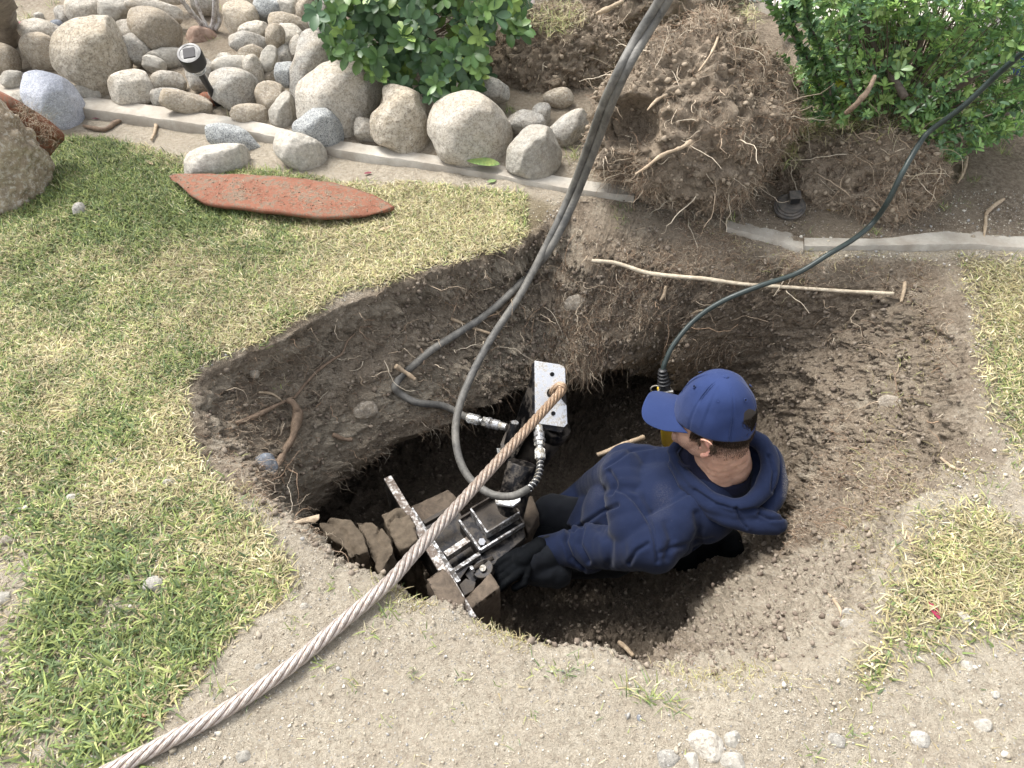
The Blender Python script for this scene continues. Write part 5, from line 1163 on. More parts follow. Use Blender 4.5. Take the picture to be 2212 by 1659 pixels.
def shard(pts, th, label, zs, seed):
    P = catmull([W(a, b, z) for (a, b), z in zip(pts, zs)], 6, True); c = P.mean(0); n = len(P); rings_ = []
    nrm_ = np.cross(P[n // 3] - c, P[0] - c); nrm_ /= np.linalg.norm(nrm_)
    if nrm_[1] > 0: nrm_ = -nrm_
    V = [c + nrm_ * .03]; 
    for f in (.35, .7, 1.0): V += list(c + (P - c) * f + nrm_ * .03 * (1 - f * f))
    V = np.array(V); F = [(0, 1 + i, 1 + (i + 1) % n) for i in range(n)]; F += [(1 + k * n + i, 1 + (k + 1) * n + i, 1 + (k + 1) * n + (i + 1) % n, 1 + k * n + (i + 1) % n) for k in range(2) for i in range(n)]
    me = bpy.data.meshes.new('terracotta_shard'); me.from_pydata(V.tolist(), [], F); o = link('terracotta_shard', me, tc.m); m = o.modifiers.new('s', 'SOLIDIFY'); m.thickness = th; return tag(o, label, 'pot shard')
shard([(-60, 180), (-10, 193), (30, 212), (75, 240), (137, 287), (126, 307), (100, 338), (80, 352), (40, 300), (-60, 230)], .016, 'curved terracotta shard sticking up behind the large crusted rock at the left edge', [.30, .30, .28, .22, .13, .09, .05, .05, .15, .25], 2)
i = np.random.RandomState(5); sx = i.uniform(40, 120, 260); sy = 215 + (sx - 20) * .78 + i.normal(0, 14, 260); SPt = np.array([W(a, b, float(np.interp(a, [20, 130], [.31, .15]))) for a, b in zip(sx, sy)])
sv = strands(SPt, i.normal(0, 1, (260, 3)), i.uniform(.02, .07, 260), np.full(260, .0005), 55, .8, .05); tag(mesh_np('rootlets', sv[0], sv[1], M_ROOT, cols=sv[2]), 'mat of fine roots clinging to the upright terracotta shard', 'roots', kind='stuff')
shard([(433, 205), (440, 199), (452, 200), (462, 207), (468, 222), (455, 218), (436, 211)], .008, 'small orange terracotta chip behind the foot of the solar light', [.07, .08, .08, .07, .03, .03, .04], 3)
r_ = np.random.RandomState(12); k_ = 700; uu_ = np.clip(r_.normal(.58, .2, k_), .08, .95); vv_ = r_.uniform(.15, .85, k_); ii_ = (uu_ * (nu - 1)).astype(int); jj_ = (vv_ * (nv - 1)).astype(int)
Pd = V[ii_ * nv + jj_] + np.stack([r_.normal(0, .006, k_), r_.normal(0, .003, k_), np.full(k_, .001)], 1) if False else V_sh[ii_ * nv + jj_] + np.stack([r_.normal(0, .006, k_), r_.normal(0, .003, k_), np.full(k_, .001)], 1)
cd_ = crumbs(Pd[:450], .0008 + .0022 * r_.rand(450) ** 3, np.array([(.20, .16, .11), (.32, .27, .2), (.12, .09, .065)])[r_.randint(0, 3, 450)], 'dirt', '', M_CR, 14); del cd_['category']; cd_.parent = sh
sf_ = strands(Pd, r_.normal(0, 1, (k_, 3)) * [1, 1, .15], .006 + .018 * r_.rand(k_), np.full(k_, .0005), 15, .7, .05, 5); fo_ = mesh_np('rootlets', sf_[0], sf_[1], M_ROOT, cols=sf_[2]); fo_['kind'] = 'stuff'; fo_.parent = sh
lp = empty('solar_light', W(478, 232, .02)); tag(lp, 'black solar garden light on a leaning stake among the river stones', 'garden light')
TT_ = W(408, 114, .30); BB_ = W(478, 236, .0); dl = (TT_ - BB_).normalized(); M = aim(TT_, dl); bp = simple('black_plastic', (.016, .016, .018), .4, 0, 30, .2, .0003)
keep(lathe('cap', [(.040, -.062), (.0455, -.058), (.0465, -.004), (.0445, 0), (.036, .0005), (.035, -.001), (0.001, -.001)], bp, None, M, 40), lp)
gm = NT('clear_plastic'); gm.base((.85, .87, .88)); gm.rough(.12); gm.set(gm.b.inputs['Transmission Weight'], .75); gm.set(gm.b.inputs['IOR'], 1.4)
keep(lathe('lens', [(.0265, -.098), (.030, -.094), (.030, -.062), (.026, -.061)], gm.m, None, M, 28), lp)
keep(lathe('reflector', [(.016, -.092), (.020, -.088), (.019, -.063)], M_CHROME, None, M, 12), lp)
keep(lathe('stake', [(.002, -(TT_ - BB_).length - .03), (.0135, -(TT_ - BB_).length + .01), (.0135, -.097)], bp, None, M, 16), lp)
sp_ = NT('solar_cell'); v_ = sp_.n('TexVoronoi', Vector=sp_.co, Scale=55.0); sp_.base((.035, .033, .036)); sp_.rough(.55); sp_.set(sp_.b.inputs['Specular IOR Level'], .2)
bm = bmesh.new(); boxm(bm, M @ Matrix.Rotation(.2, 4, 'Z') @ Matrix.Translation((0, 0, .0)), .044, .044, .003); keep(bm_obj('solar_panel', bm, sp_.m, None, False, .0005), lp)
# black square spike on a round flange by the root ball
fp, fn = hit(1700, 456); bk = empty('pipe_plug', fp); tag(bk, 'dusty black square headed plastic plug on a round flange beside the edging', 'plug')
dm = simple('dusty_black_plastic', (.045, .043, .042), .6, 0, 60, .5, .001, col2=(.14, .12, .10)); ax_ = Vector((-.15, -.35, 1)).normalized(); M = aim(fp + Vector((0, -.01, .028)), ax_)
keep(lathe('flange', [(.052, -.012), (.053, -.002), (.047, 0), (.047, .006), (.044, .008), (.040, .008), (.040, .013), (.001, .014)], dm, None, M, 40), bk)
bm = bmesh.new(); boxm(bm, M @ Matrix.Translation((.006, .012, .034)) @ Matrix.Rotation(.35, 4, 'Z'), .038, .034, .032); keep(bm_obj('square_head', bm, dm, None, False, .002), bk)
bm = bmesh.new(); boxm(bm, M @ Matrix.Translation((.006, .012, .034)) @ Matrix.Rotation(.35, 4, 'Z') @ Matrix.Translation((-.0, -.0175, 0)), .030, .0015, .024); keep(bm_obj('face', bm, bp, None, False), bk)
# ---- things beyond the shrub on the driveway
pink = simple('pink_render', (.42, .36, .34), .9, 0, 60, .3, .002); pk = slab('low_wall', [(1116, -60, .16), (1150, -60, .16), (1156, 10, .16), (1140, 40, .16), (1124, 34, .16)], .15, pink, None, bevel=.004); tag(pk, 'pinkish rendered wall end showing between the leafy bush and the soil clumps', 'wall')
blk = simple('black_bag', (.02, .02, .022), .5, 0, 20, .3, .004)
wt = simple('white_plastic', (.75, .75, .74), .4, 0, 20, .1, .001); bl = simple('blue_plastic', (.03, .10, .33), .4, 0, 20, .2, .001)
def crate(px, py, sx, sy, sz, rz, m1, m2, label):
    p = W(px, py, .16); e = empty('storage_crate', p); tag(e, label, 'crate'); bm = bmesh.new(); R_ = Matrix.Translation(p) @ Matrix.Rotation(rz, 4, 'Z')
    boxm(bm, R_ @ Matrix.Translation((0, 0, sz / 2)), sx, sy, sz); keep(bm_obj('body', bm, m1, None, False, .015), e)
    bm = bmesh.new(); boxm(bm, R_ @ Matrix.Translation((0, 0, sz + .02)), sx * 1.04, sy * 1.04, .035); keep(bm_obj('lid', bm, m2, None, False, .01), e)
    bm = bmesh.new(); boxm(bm, R_ @ Matrix.Translation((0, -sy / 2 - .008, sz * .6)), sx * .35, .015, .03); keep(bm_obj('handle', bm, m2, None, False, .004), e)
crate(2120, 20, .34, .24, .16, .3, wt, bl, 'white crate with a blue lid glimpsed through the shrub on the driveway')
crate(2235, 150, .22, .2, .12, -.4, bl, wt, 'blue crate with a white lid at the right edge behind the shrub')
wr = W(1820, -6, .17); tw_ = [wr + Vector((.075 * math.cos(a), .075 * math.sin(a), .0)) for a in np.linspace(0, 2 * math.pi, 40)]
tag(tube('hoop', tw_, .008, M_CHROME, spline=False, sides=10), 'small chrome and black hoop on the driveway at the top edge behind the shrub', 'hoop')
tag(tube('drain_rod', [W(1560, 8, .19), W(1640, 0, .19), W(1700, -12, .19)], .012, M_EDGE), 'grey metal tube lying on the driveway at the top edge', 'tube')
o = tube('fabric_scrap', [W(1718, 30, .2), W(1700, 45, .19), W(1690, 60, .185), W(1686, 75, .18)], [.02, .024, .014, .004], blk, sides=10); tag(o, 'black pointed scrap lying on the pale driveway left of the shrub', 'scrap')
bd_ = [W(1850, 10, .22), W(1900, 0, .24), W(1960, -6, .24)]; tag(tube('black_bar', bd_, .03, blk, sides=8), 'thick black bar at the top edge behind the shrub', 'bar')
# ================================================================== THE WORKER
def blob(name, prims, voxel, smooth, mat, parent=None, post=None):
    """prims: ('e', centre, (rx,ry,rz), 3x3 or None) | ('c', p, q, r1, r2); merged into one continuous skin"""
    bm = bmesh.new()
    for pr in prims:
        if pr[0] == 'e':
            R3 = (pr[3] if len(pr) > 3 and pr[3] is not None else Matrix.Identity(3)).to_4x4()
            M = Matrix.Translation(Vector(pr[1])) @ R3 @ Matrix.Diagonal((*pr[2], 1)); bmesh.ops.create_icosphere(bm, subdivisions=4, radius=1, matrix=M)
        else:
            p, q, a, b = Vector(pr[1]), Vector(pr[2]), pr[3], pr[4]; L = (q - p).length; n = max(3, int(L / (min(a, b) * .45)) + 1)
            for k in range(n): 
                t = k / (n - 1); bmesh.ops.create_icosphere(bm, subdivisions=3, radius=a + (b - a) * t, matrix=Matrix.Translation(p.lerp(q, t)))
    me = bpy.data.meshes.new('t'); bm.to_mesh(me); bm.free(); t = bpy.data.objects.new('t', me); COL.objects.link(t)
    m = t.modifiers.new('r', 'REMESH'); m.mode = 'VOXEL'; m.voxel_size = voxel; m.use_smooth_shade = True
    s = t.modifiers.new('s', 'SMOOTH'); s.iterations = smooth; s.factor = .5
    dg = bpy.context.evaluated_depsgraph_get(); out_ = bpy.data.meshes.new_from_object(t.evaluated_get(dg)); bpy.data.objects.remove(t); bpy.data.meshes.remove(me)
    n = len(out_.vertices); V = np.empty(n * 3, np.float32); out_.vertices.foreach_get('co', V); V = V.reshape(-1, 3).astype(float); N = np.empty(n * 3, np.float32); out_.vertices.foreach_get('normal', N); N = N.reshape(-1, 3).astype(float)
    if post:
        r = post(V, N, out_)
        if r is not None: out_.vertices.foreach_set('co', r.astype(np.float32).ravel()); out_.update()
    out_.name = name; o = link(name, out_, mat); 
    if parent: keep(o, parent)
    return o
def groove(V, N, poly, width, depth, side=0.0):
    """press a seam (polyline measured in the view) into the camera facing cloth"""
    x, y = proj(V); view = V - np.array(EYE); face = -(view * N).sum(1) > 0
    d = np.full(len(V), 1e9); sg = np.zeros(len(V)); P = np.array(poly, float)
    for a, b in zip(P[:-1], P[1:]):
        ab = b - a; t = np.clip(((x - a[0]) * ab[0] + (y - a[1]) * ab[1]) / (ab @ ab), 0, 1); dx, dy = x - a[0] - t * ab[0], y - a[1] - t * ab[1]; dd = np.hypot(dx, dy)
        m = dd < d; d = np.where(m, dd, d); sg = np.where(m, np.sign(ab[0] * dy - ab[1] * dx), sg)
    k = np.exp(-(d / width) ** 2) * face
    puff = (np.exp(-(d / (width * 3.2)) ** 2) - k) * face * side
    return V + N * (puff - depth * k)[:, None]
def cloth(name, c, c2, sc=900):
    s = NT(name); n = s.noise(6, 5, .6); f = s.noise(sc, 2, .5); n3 = s.noise(26, 5, .7); dust = s.attr('dust')
    b = s.mix(s.ramp(n, [(.35, 0), (.65, 1)]), c, c2)
    b = s.mix(s.math('MULTIPLY', s.ramp(s.noise(160, 4, .8), [(.66, 0), (.70, 1)]), .12), b, (.35, .34, .36))
    b = s.mix(s.math('MULTIPLY', dust, s.ramp(s.noise(300, 5, .8), [(.48, 0), (.56, 1)])), b, (.42, .38, .32))
    s.base(b); s.rough(.92); s.set(s.b.inputs['Specular IOR Level'], .15); s.set(s.b.inputs['Sheen Weight'], .08); s.set(s.b.inputs['Sheen Roughness'], .5)
    s.bump(f, .0008, .5); s.bump(n3, .004, .25); return s.m
M_HOOD = cloth('navy_fleece', (.0062, .0108, .031), (.0095, .0158, .043)); M_TEE = cloth('navy_tee', (.006, .007, .018), (.009, .010, .025)); M_CAP = cloth('blue_cotton', (.018, .031, .094), (.025, .042, .122), 1500)
M_TROU = cloth('black_workwear', (.005, .006, .009), (.010, .012, .016)); M_GLOVE = simple('black_glove', (.0035, .0045, .006), .85, 0, 40, .4, .002, .12)
O = W(1551, 884, -.06); U = Vector((.0, .13, .99)).normalized(); F_ = Vector((-.90, .40, -.16)); F_ = (F_ - U * F_.dot(U)).normalized(); L_ = U.cross(F_).normalized()
R3 = Matrix((F_, L_, U)).transposed(); H = lambda f, l, u: O + F_ * f + L_ * l + U * u
NB = O - U * .205 + Vector((.035, 0, 0))
LS, RS = Vector((.39, 1.115, -.385)), Vector((.37, 1.42, -.40))
person = empty('person', W(1400, 1250, -.88)); tag(person, 'worker in navy hoodie and blue baseball cap crouching in the pit, looking down left', 'person')
sk = NT('skin'); n = sk.noise(30, 6, .65); st = sk.attr('stubble'); pk_ = sk.attr('flush')
c = sk.ramp(n, [(.3, (.44, .245, .165)), (.65, (.56, .34, .24))]); c = sk.mix(pk_, c, (.60, .27, .21))
c = sk.mix(sk.math('GREATER_THAN', st, 2.0), c, (.02, .014, .010)); c = sk.mix(sk.math('MULTIPLY', sk.math('MULTIPLY', st, sk.math('LESS_THAN', st, 2.0)), sk.ramp(sk.noise(420, 3, .7), [(.42, .25), (.6, .85)])), c, (.10, .065, .05)); sk.base(c); sk.rough(.62); sk.set(sk.b.inputs['Subsurface Weight'], .12); sk.set(sk.b.inputs['Subsurface Radius'], (.01, .004, .002)); sk.set(sk.b.inputs['Subsurface Scale'], .5)
sk.bump(sk.noise(350, 4, .7), .0006, .6); sk.bump(n, .0015, .4)
pr = [('e', H(-.004, 0, .0), (.100, .080, .098), R3), ('e', H(-.045, 0, -.045), (.058, .062, .075), R3), ('e', H(.045, 0, -.062), (.062, .066, .078), R3), ('e', H(.042, 0, -.118), (.058, .060, .038), R3),
      ('e', H(.090, 0, -.138), (.022, .026, .020), R3), ('e', H(.074, .038, -.062), (.028, .028, .026), R3), ('e', H(.074, -.038, -.062), (.028, .028, .026), R3), ('e', H(.078, 0, -.024), (.024, .050, .016), R3),
      ('c', H(.106, 0, -.030), H(.126, 0, -.066), .009, .012), ('e', H(.118, .012, -.070), (.010, .009, .008), R3), ('e', H(.118, -.012, -.070), (.010, .009, .008), R3), ('c', H(.104, -.020, -.103), H(.104, .020, -.103), .0075, .0075), ('c', H(.102, -.016, -.112), H(.102, .016, -.112), .008, .008),
      ('e', H(.020, .052, -.120), (.038, .016, .026), R3), ('e', H(.020, -.052, -.120), (.038, .016, .026), R3),
      ('e', H(-.062, 0, -.105), (.042, .054, .05), R3), ('e', H(.058, .040, -.098), (.036, .030, .034), R3), ('e', H(.058, -.040, -.098), (.036, .030, .034), R3), ('c', H(-.04, 0, -.10), NB + Vector((.03, -.01, .0)), .058, .068),
      ('c', H(-.018, 0, -.09), NB, .064, .072), ('c', H(-.03, .02, -.10), NB + Vector((.0, -.04, -.02)), .045, .05), ('c', H(-.03, -.02, -.10), NB + Vector((0, .04, -.02)), .045, .05)]
for s_ in (1, -1):       # ears
    e = lambda f, l, u: H(.004 + f * 1.1, s_ * (.082 + l * 1.15), -.074 + u * 1.1)
    hx_ = catmull([e(.012, .002, .008), e(.014, .008, .024), e(.004, .014, .034), e(-.012, .017, .032), e(-.022, .018, .018), e(-.021, .016, .000), e(-.012, .012, -.016), e(-.002, .007, -.026)], 5)
    for a, b in zip(hx_[:-1], hx_[1:]): pr.append(('c', Vector(a), Vector(b), .0042, .0042))
    ah = catmull([e(.004, .004, .022), e(-.008, .010, .014), e(-.012, .010, -.002), e(-.006, .007, -.014)], 4)
    for a, b in zip(ah[:-1], ah[1:]): pr.append(('c', Vector(a), Vector(b), .0035, .0035))
    pr += [('e', e(.000, .006, -.026), (.009, .006, .011), R3), ('e', e(.010, .003, -.006), (.005, .005, .007), R3), ('e', e(-.008, .004, .010), (.012, .006, .016), R3)]
def headpost(V, N, me):
    loc = (V - np.array(O)) @ np.array(R3); f, l, u = loc.T
    for s_ in (1, -1):    # eye sockets, ear hollow
        d = np.sqrt(((f - .098) / 1.2) ** 2 + (l - s_ * .032) ** 2 + (u + .034) ** 2); V = V - N * (.009 * np.exp(-(d / .014) ** 2))[:, None]
        d = np.sqrt(((f - .003)) ** 2 + ((l - s_ * .088) * .5) ** 2 + (u + .074) ** 2); V = V - N * (.010 * np.exp(-(d / .0075) ** 2))[:, None]
    V = V + N * (.0012 * fbm(V, 60, 3, 5))[:, None]
    # neck creases
    V = V - N * (.0005 * np.exp(-((u + .150 + .1 * f) / .0035) ** 2) * (f < .04) + .0004 * np.exp(-((u + .163 + .12 * f) / .003) ** 2) * (f < .02))[:, None]
    jaw = np.clip((-.078 - u) / .02, 0, 1) * np.clip((u + .168) / .02, 0, 1) * np.clip((f + .00) / .03, 0, 1); jaw = np.maximum(jaw * .75, .9 * ((np.abs(l) > .055) & (f > .022) & (f < .05) & (u > -.075)))
    nape = np.clip((u + .125) / .035, 0, 1) * (f < -.018) * 1.3; jaw = np.maximum(jaw, nape); jaw = np.where((u > -.055) & (f < -.02), 4.0, jaw)
    a = me.attributes.new('stubble', 'FLOAT', 'POINT'); a.data.foreach_set('value', jaw.astype(np.float32))
    fl = np.exp(-(((f - .0) / .03) ** 2 + ((u + .074) / .04) ** 2)) * (np.abs(l) > .082); a = me.attributes.new('flush', 'FLOAT', 'POINT'); a.data.foreach_set('value', (fl * .7).astype(np.float32))
    globals()['HV'] = (V, N, f, l, u); return V
body = blob('body', pr, .0032, 5, sk.m, person, headpost)
eye = simple('eye_white', (.7, .68, .64), .2, 0, 10, .05, 0); iris = simple('iris', (.03, .018, .01), .15, 0, 10, .05, 0)
for s_ in (1, -1):
    e = lathe('eye', [(.0008, -.0115), (.006, -.010), (.0105, -.005), (.0115, 0), (.0105, .005), (.0075, .0088), (.0005, .0115)], eye, None, aim(H(.086, s_ * .032, -.036), F_ - U * .5), 18); keep(e, person)
    e2 = lathe('iris', [(.0055, .0098), (.0045, .0112), (.0004, .0120)], iris, None, aim(H(.086, s_ * .032, -.036), F_ - U * .5), 16); e2.parent = e; e2.matrix_parent_inverse = e.matrix_parent_inverse if False else Matrix.Translation(person.location).inverted()
    e2.parent = person
# hair
V, N, f, l, u = HV; r = np.random.RandomState(3)
hm_ = ((f < -.012) & (u < -.015) & (u > -.075 - .055 * r.rand(len(f)) ** 1.7)) | ((np.abs(l) > .055) & (f > .018) & (f < .052) & (u > -.085) & (u < -.02))
i = r.choice(np.where(hm_)[0], 15000); P = V[i]; dr = N[i] * .75 + np.array(-U) * 1.0 + np.array(F_) * -.15 + r.normal(0, .15, (len(i), 3))
ln = np.where(u[i] > -.07, .012, .004) * r.uniform(.6, 1.2, len(i)); hv = strands(P, dr, ln, np.full(len(i), .00042), 4, .25, .02, 3, cols=np.array([(.045, .028, .018), (.09, .06, .04), (.025, .016, .012)])[r.randint(0, 3, len(i))])
keep(mesh_np('hair', hv[0], hv[1], M_ROOT, cols=hv[2]), person)
# cap
cap = empty('cap', O); keep(cap, person)
nphi, nth = 168, 40; rows = []; 
for a in range(nth + 1):
    t = a / nth; uu = -.038 + .153 * math.sin(t * math.pi / 2) ** 1.0; k = math.cos(t * math.pi / 2) ** .82 if t < 1 else 0
    for b in range(nphi):
        ph = 2 * math.pi * b / nphi; fr = .112 if math.cos(ph) > 0 else .106
        sg = min(abs(((ph / (math.pi / 3) + .5) % 1) - .5) * (math.pi / 3), 9) ; gr_ = math.exp(-(sg / .022) ** 2) * .0022 * k ** .5
        lump = 1 + .035 * (1 - t) * t * 4 * (math.cos(ph) > 0.2)   # stiffer front panels
        dent = .006 * float(vnoise(np.array([[math.cos(ph) * 2.2, math.sin(ph) * 2.2, uu * 22]]), 5)[0]) * k
        q = k * lump
        rr_ = (fr * q - gr_ + dent, .089 * q - gr_ + dent)
        dip = -.006 * math.cos(2 * ph) * (1 - t)
        rows.append(H(math.cos(ph) * rr_[0], math.sin(ph) * rr_[1], uu + dip))
Fq = []
def in_open(ph, t): d = abs(ph - math.pi); return d < .36 and t < .33 * math.sqrt(max(0, 1 - (d / .36) ** 2)) and t > .055
for a in range(nth):
    for b in range(nphi):
        ph = 2 * math.pi * (b + .5) / nphi
        if in_open(ph, (a + .5) / nth): continue
        Fq.append((a * nphi + b, a * nphi + (b + 1) % nphi, (a + 1) * nphi + (b + 1) % nphi, (a + 1) * nphi + b))
me = bpy.data.meshes.new('crown'); me.from_pydata([tuple(v) for v in rows], [], Fq); cr_ = link('crown', me, M_CAP); m = cr_.modifiers.new('s', 'SOLIDIFY'); m.thickness = .0025; m.offset = 1
cr_.parent = cap; cr_.matrix_parent_inverse = Matrix.Translation(O).inverted()
def capkid(o): o.parent = cap; o.matrix_parent_inverse = Matrix.Translation(O).inverted(); return o
# hair seen through the gap at the back
i = r.choice(np.where((f < -.06) & (u > -.05) & (u < .03))[0], 2500); hv = strands(V[i], N[i] * .5 - np.array(U), np.full(len(i), .006), np.full(len(i), .0006), 6, .2, 0, 3, cols=np.tile([(.02, .014, .01)], (len(i), 1))); keep(mesh_np('hair', hv[0], hv[1], M_ROOT, cols=hv[2]), person)
me = bpy.data.meshes.new('brim'); vs = []; nb1, nb2 = 30, 12
for a in range(nb1 + 1):
    ph = -1.02 + 2.04 * a / nb1; c0, s0 = math.cos(ph), math.sin(ph)
    base = (.108 * c0, .088 * s0); tip = (.060 + .150 * (max(c0, 0) ** .30) * (1 - .0 * abs(s0)) - .012, .098 * math.sin(ph * 1.18)); 
    tip = (.205 - .085 * abs(a / nb1 * 2 - 1) ** 3.2, .083 * math.sin(math.pi / 2 * max(-1, min(1, (a / nb1 * 2 - 1) * 1.02))))
    for b in range(nb2 + 1):
        t = b / nb2; x_, y_ = base[0] + (tip[0] - base[0]) * t, base[1] + (tip[1] - base[1]) * t
        vs.append(tuple(H(x_, y_, -.034 - .030 * (y_ / .085) ** 2 - .055 * (x_ - .1) * 1.0 + .004)))
me.from_pydata(vs, [], [(a * (nb2 + 1) + b, (a + 1) * (nb2 + 1) + b, (a + 1) * (nb2 + 1) + b + 1, a * (nb2 + 1) + b + 1) for a in range(nb1) for b in range(nb2)])
br = link('brim', me, M_CAP); m = br.modifiers.new('s', 'SOLIDIFY'); m.thickness = .004; m.offset = 0; mb = br.modifiers.new('b', 'BEVEL'); mb.width = .001; capkid(br)
capkid(lathe('button', [(.0092, 0), (.0095, .002), (.0075, .0048), (.001, .006)], M_CAP, None, aim(H(0, 0, .1155), U), 20))
for k in range(6):
    ph = math.pi / 6 + k * math.pi / 3; t = .56; uu = -.038 + .153 * math.sin(t * math.pi / 2); q = math.cos(t * math.pi / 2) ** .82 * (1.03 if math.cos(ph) > .2 else 1); p = H(math.cos(ph) * (.112 if math.cos(ph) > 0 else .106) * q, math.sin(ph) * .089 * q, uu)
    nn = (F_ * math.cos(ph) * .7 + L_ * math.sin(ph) + U * .75).normalized(); M = aim(p + nn * .0035, nn)
    capkid(tube('eyelet', [M @ Vector((.0042 * math.cos(a), .0042 * math.sin(a), .002)) for a in np.linspace(0, 2 * math.pi, 16)], .0014, M_CAP, spline=False, sides=6))
    capkid(lathe('eyelet_hole', [(.0032, 0), (.0032, .0022)], M_GLOVE, None, M, 12))
# seam ridges
for k in range(6):
    ph = k * math.pi / 3; pts_ = []
    for t in np.linspace(.02, .97, 26):
        uu = -.038 + .153 * math.sin(t * math.pi / 2); q = math.cos(t * math.pi / 2) ** .82 * (1 + .035 * (1 - t) * t * 4 * (math.cos(ph) > .2)); pts_.append((math.cos(ph), math.sin(ph), q, uu - .006 * math.cos(2 * ph) * (1 - t)))
    if k == 3: pts_ = pts_[10:]
    for off in (-.0028, .0028):
        capkid(tube('stitching', [H((.112 if c_ > 0 else .106) * c_ * q - s_ * off * 1.0 + .0014 * c_, .089 * s_ * q + c_ * off + .0014 * s_, uu + .0012) for c_, s_, q, uu in pts_], .0007, M_CAP, spline=False, sides=5))
st_ = [H(.1105 * math.cos(a) * (.955), .0915 * math.sin(a), -.036 + .004) for a in np.linspace(math.pi - .50, math.pi + .50, 14)]
me = bpy.data.meshes.new('strap'); me.from_pydata([tuple(p + U * s_) for p in st_ for s_ in (-.009, .009)], [], [(2 * k, 2 * k + 2, 2 * k + 3, 2 * k + 1) for k in range(13)]); sp2 = link('strap', me, M_CAP); m = sp2.modifiers.new('s', 'SOLIDIFY'); m.thickness = .003; m.offset = 1; capkid(sp2)
# hoodie ---------------------------------------------------------------
EL = W(1268, 1182, -.56); WL = W(1175, 1187, -.60); ER = W(1268, 1062, -.66); WR = W(1195, 1110, -.72)
I3 = Matrix.Identity(3)
hp = [('e', (.47, 1.285, -.44), (.155, .160, .150)), ('e', (.57, 1.28, -.385), (.115, .140, .125)), ('e', (.38, 1.35, -.58), (.15, .145, .14)), ('e', (.34, 1.37, -.66), (.15, .14, .10)),
      ('c', NB + Vector((-.01, -.03, -.055)), LS + Vector((.02, 0, .0)), .055, .078), ('c', NB + Vector((-.02, .03, -.075)), RS, .055, .072), ('c', LS + Vector((.02, 0, 0)), LS, .078, .074), ('c', LS, EL, .074, .062), ('c', EL, WL, .064, .045), ('e', EL + Vector((.01, -.01, -.005)), (.066, .066, .060)),
      ('c', RS, ER, .072, .056), ('c', ER, WR, .056, .045), ('c', LS + Vector((-.03, .06, -.0)), RS + Vector((-.02, -.05, .02)), .075, .075), ('c', W(1268, 1180, -.58), W(1330, 1170, -.56), .05, .06)]
def hoodpost(V, N, me):
    P = V * np.array([1.0, 1.0, 1.0]); w1 = V + .04 * np.stack([fbm(V, 6, 2, 1), fbm(V, 6, 2, 2), fbm(V, 6, 2, 3)], 1)
    ax = np.array(EL - LS); ax /= np.linalg.norm(ax); s = w1 @ ax; rad_ = w1 - np.outer(s, ax)
    fold = vnoise(np.stack([s * 17, rad_[:, 1] * 5, rad_[:, 2] * 5], 1), 9) * 1.3
    arm = np.exp(-(np.linalg.norm(V - np.array(EL), axis=1) / .13) ** 2)
    V = V + N * (.004 * arm * fold + .006 * fbm(w1 * [3, 1, 1], 4.5, 2, 12) + .004 * fbm(w1 * [1, 2.2, 1.4], 9, 2, 15))[:, None]
    sa = (V - np.array(LS)) @ ax; onarm = np.clip((sa - .06) / .1, 0, 1) * np.exp(-(np.linalg.norm(V - np.array(LS) - np.outer(sa, ax), axis=1) / .13) ** 4) 
    ph_ = sa * 95 + 5 * fbm(V, 9, 2, 50) + V[:, 0] * 18; V = V + N * (.003 * onarm * np.sin(ph_ * .8) * np.clip(.4 + fbm(V, 7, 2, 51) * 2.5, 0, 1))[:, None]
    dd_ = V @ np.array([.55, .75, .35]); ee_ = V @ np.array([.5, -.2, -.8]); V = V + N * (.0035 * (1 - onarm) * vnoise(np.stack([dd_ * 20, ee_ * 4, dd_ * 0], 1), 61) * np.clip(.35 + 2 * fbm(V, 5, 2, 62), 0, 1))[:, None]
    V = groove(V, N, [(1330, 1058), (1350, 1064), (1372, 1082), (1396, 1114), (1408, 1140), (1416, 1170), (1421, 1212)], 4.2, .009, .004)
    V = groove(V, N, [(1396, 1114), (1445, 1088), (1500, 1058)], 3.6, .005, .0)
    V = groove(V, N, [(1310, 1010), (1360, 975), (1440, 962)], 3.0, .005, .004)
    V = groove(V, N, [(1335, 1092), (1300, 1106), (1262, 1132), (1240, 1150)], 4, .008, .006)
    V = groove(V, N, [(1230, 1140), (1222, 1170), (1235, 1205), (1262, 1228)], 5, .012, .010)
    V = groove(V, N, [(1260, 1142), (1252, 1175), (1272, 1212)], 5, .009, .008)
    V = groove(V, N, [(1318, 1020), (1330, 1040), (1322, 1066)], 5, .008, .006)
    V = groove(V, N, [(1425, 1195), (1470, 1180), (1540, 1165)], 6, .006, .0)
    for fx in ([(1440, 1130), (1452, 1165), (1440, 1205)], [(1505, 1110), (1512, 1145), (1500, 1185)], [(1300, 1060), (1330, 1050), (1372, 1058)], [(1290, 1140), (1318, 1170), (1316, 1220)]): V = groove(V, N, fx, 9, .008, .003)
    V = groove(V, N, [(1360, 1215), (1375, 1190), (1400, 1175)], 5, .006, .004)
    a = me.attributes.new('dust', 'FLOAT', 'POINT'); a.data.foreach_set('value', np.clip(fbm(V, 5, 2, 44) - .15, 0, 1).astype(np.float32) * .5); return V
hoodie = blob('hoodie', hp, .0048, 6, M_HOOD, person, hoodpost)
def chain(P, r):
    C = catmull([W(*p) for p in P], 4); R = np.interp(np.linspace(0, 1, len(C)), np.linspace(0, 1, len(r)), r); return [('c', Vector(C[k]), Vector(C[k + 1]), R[k], R[k + 1]) for k in range(len(C) - 1)]
hd = []
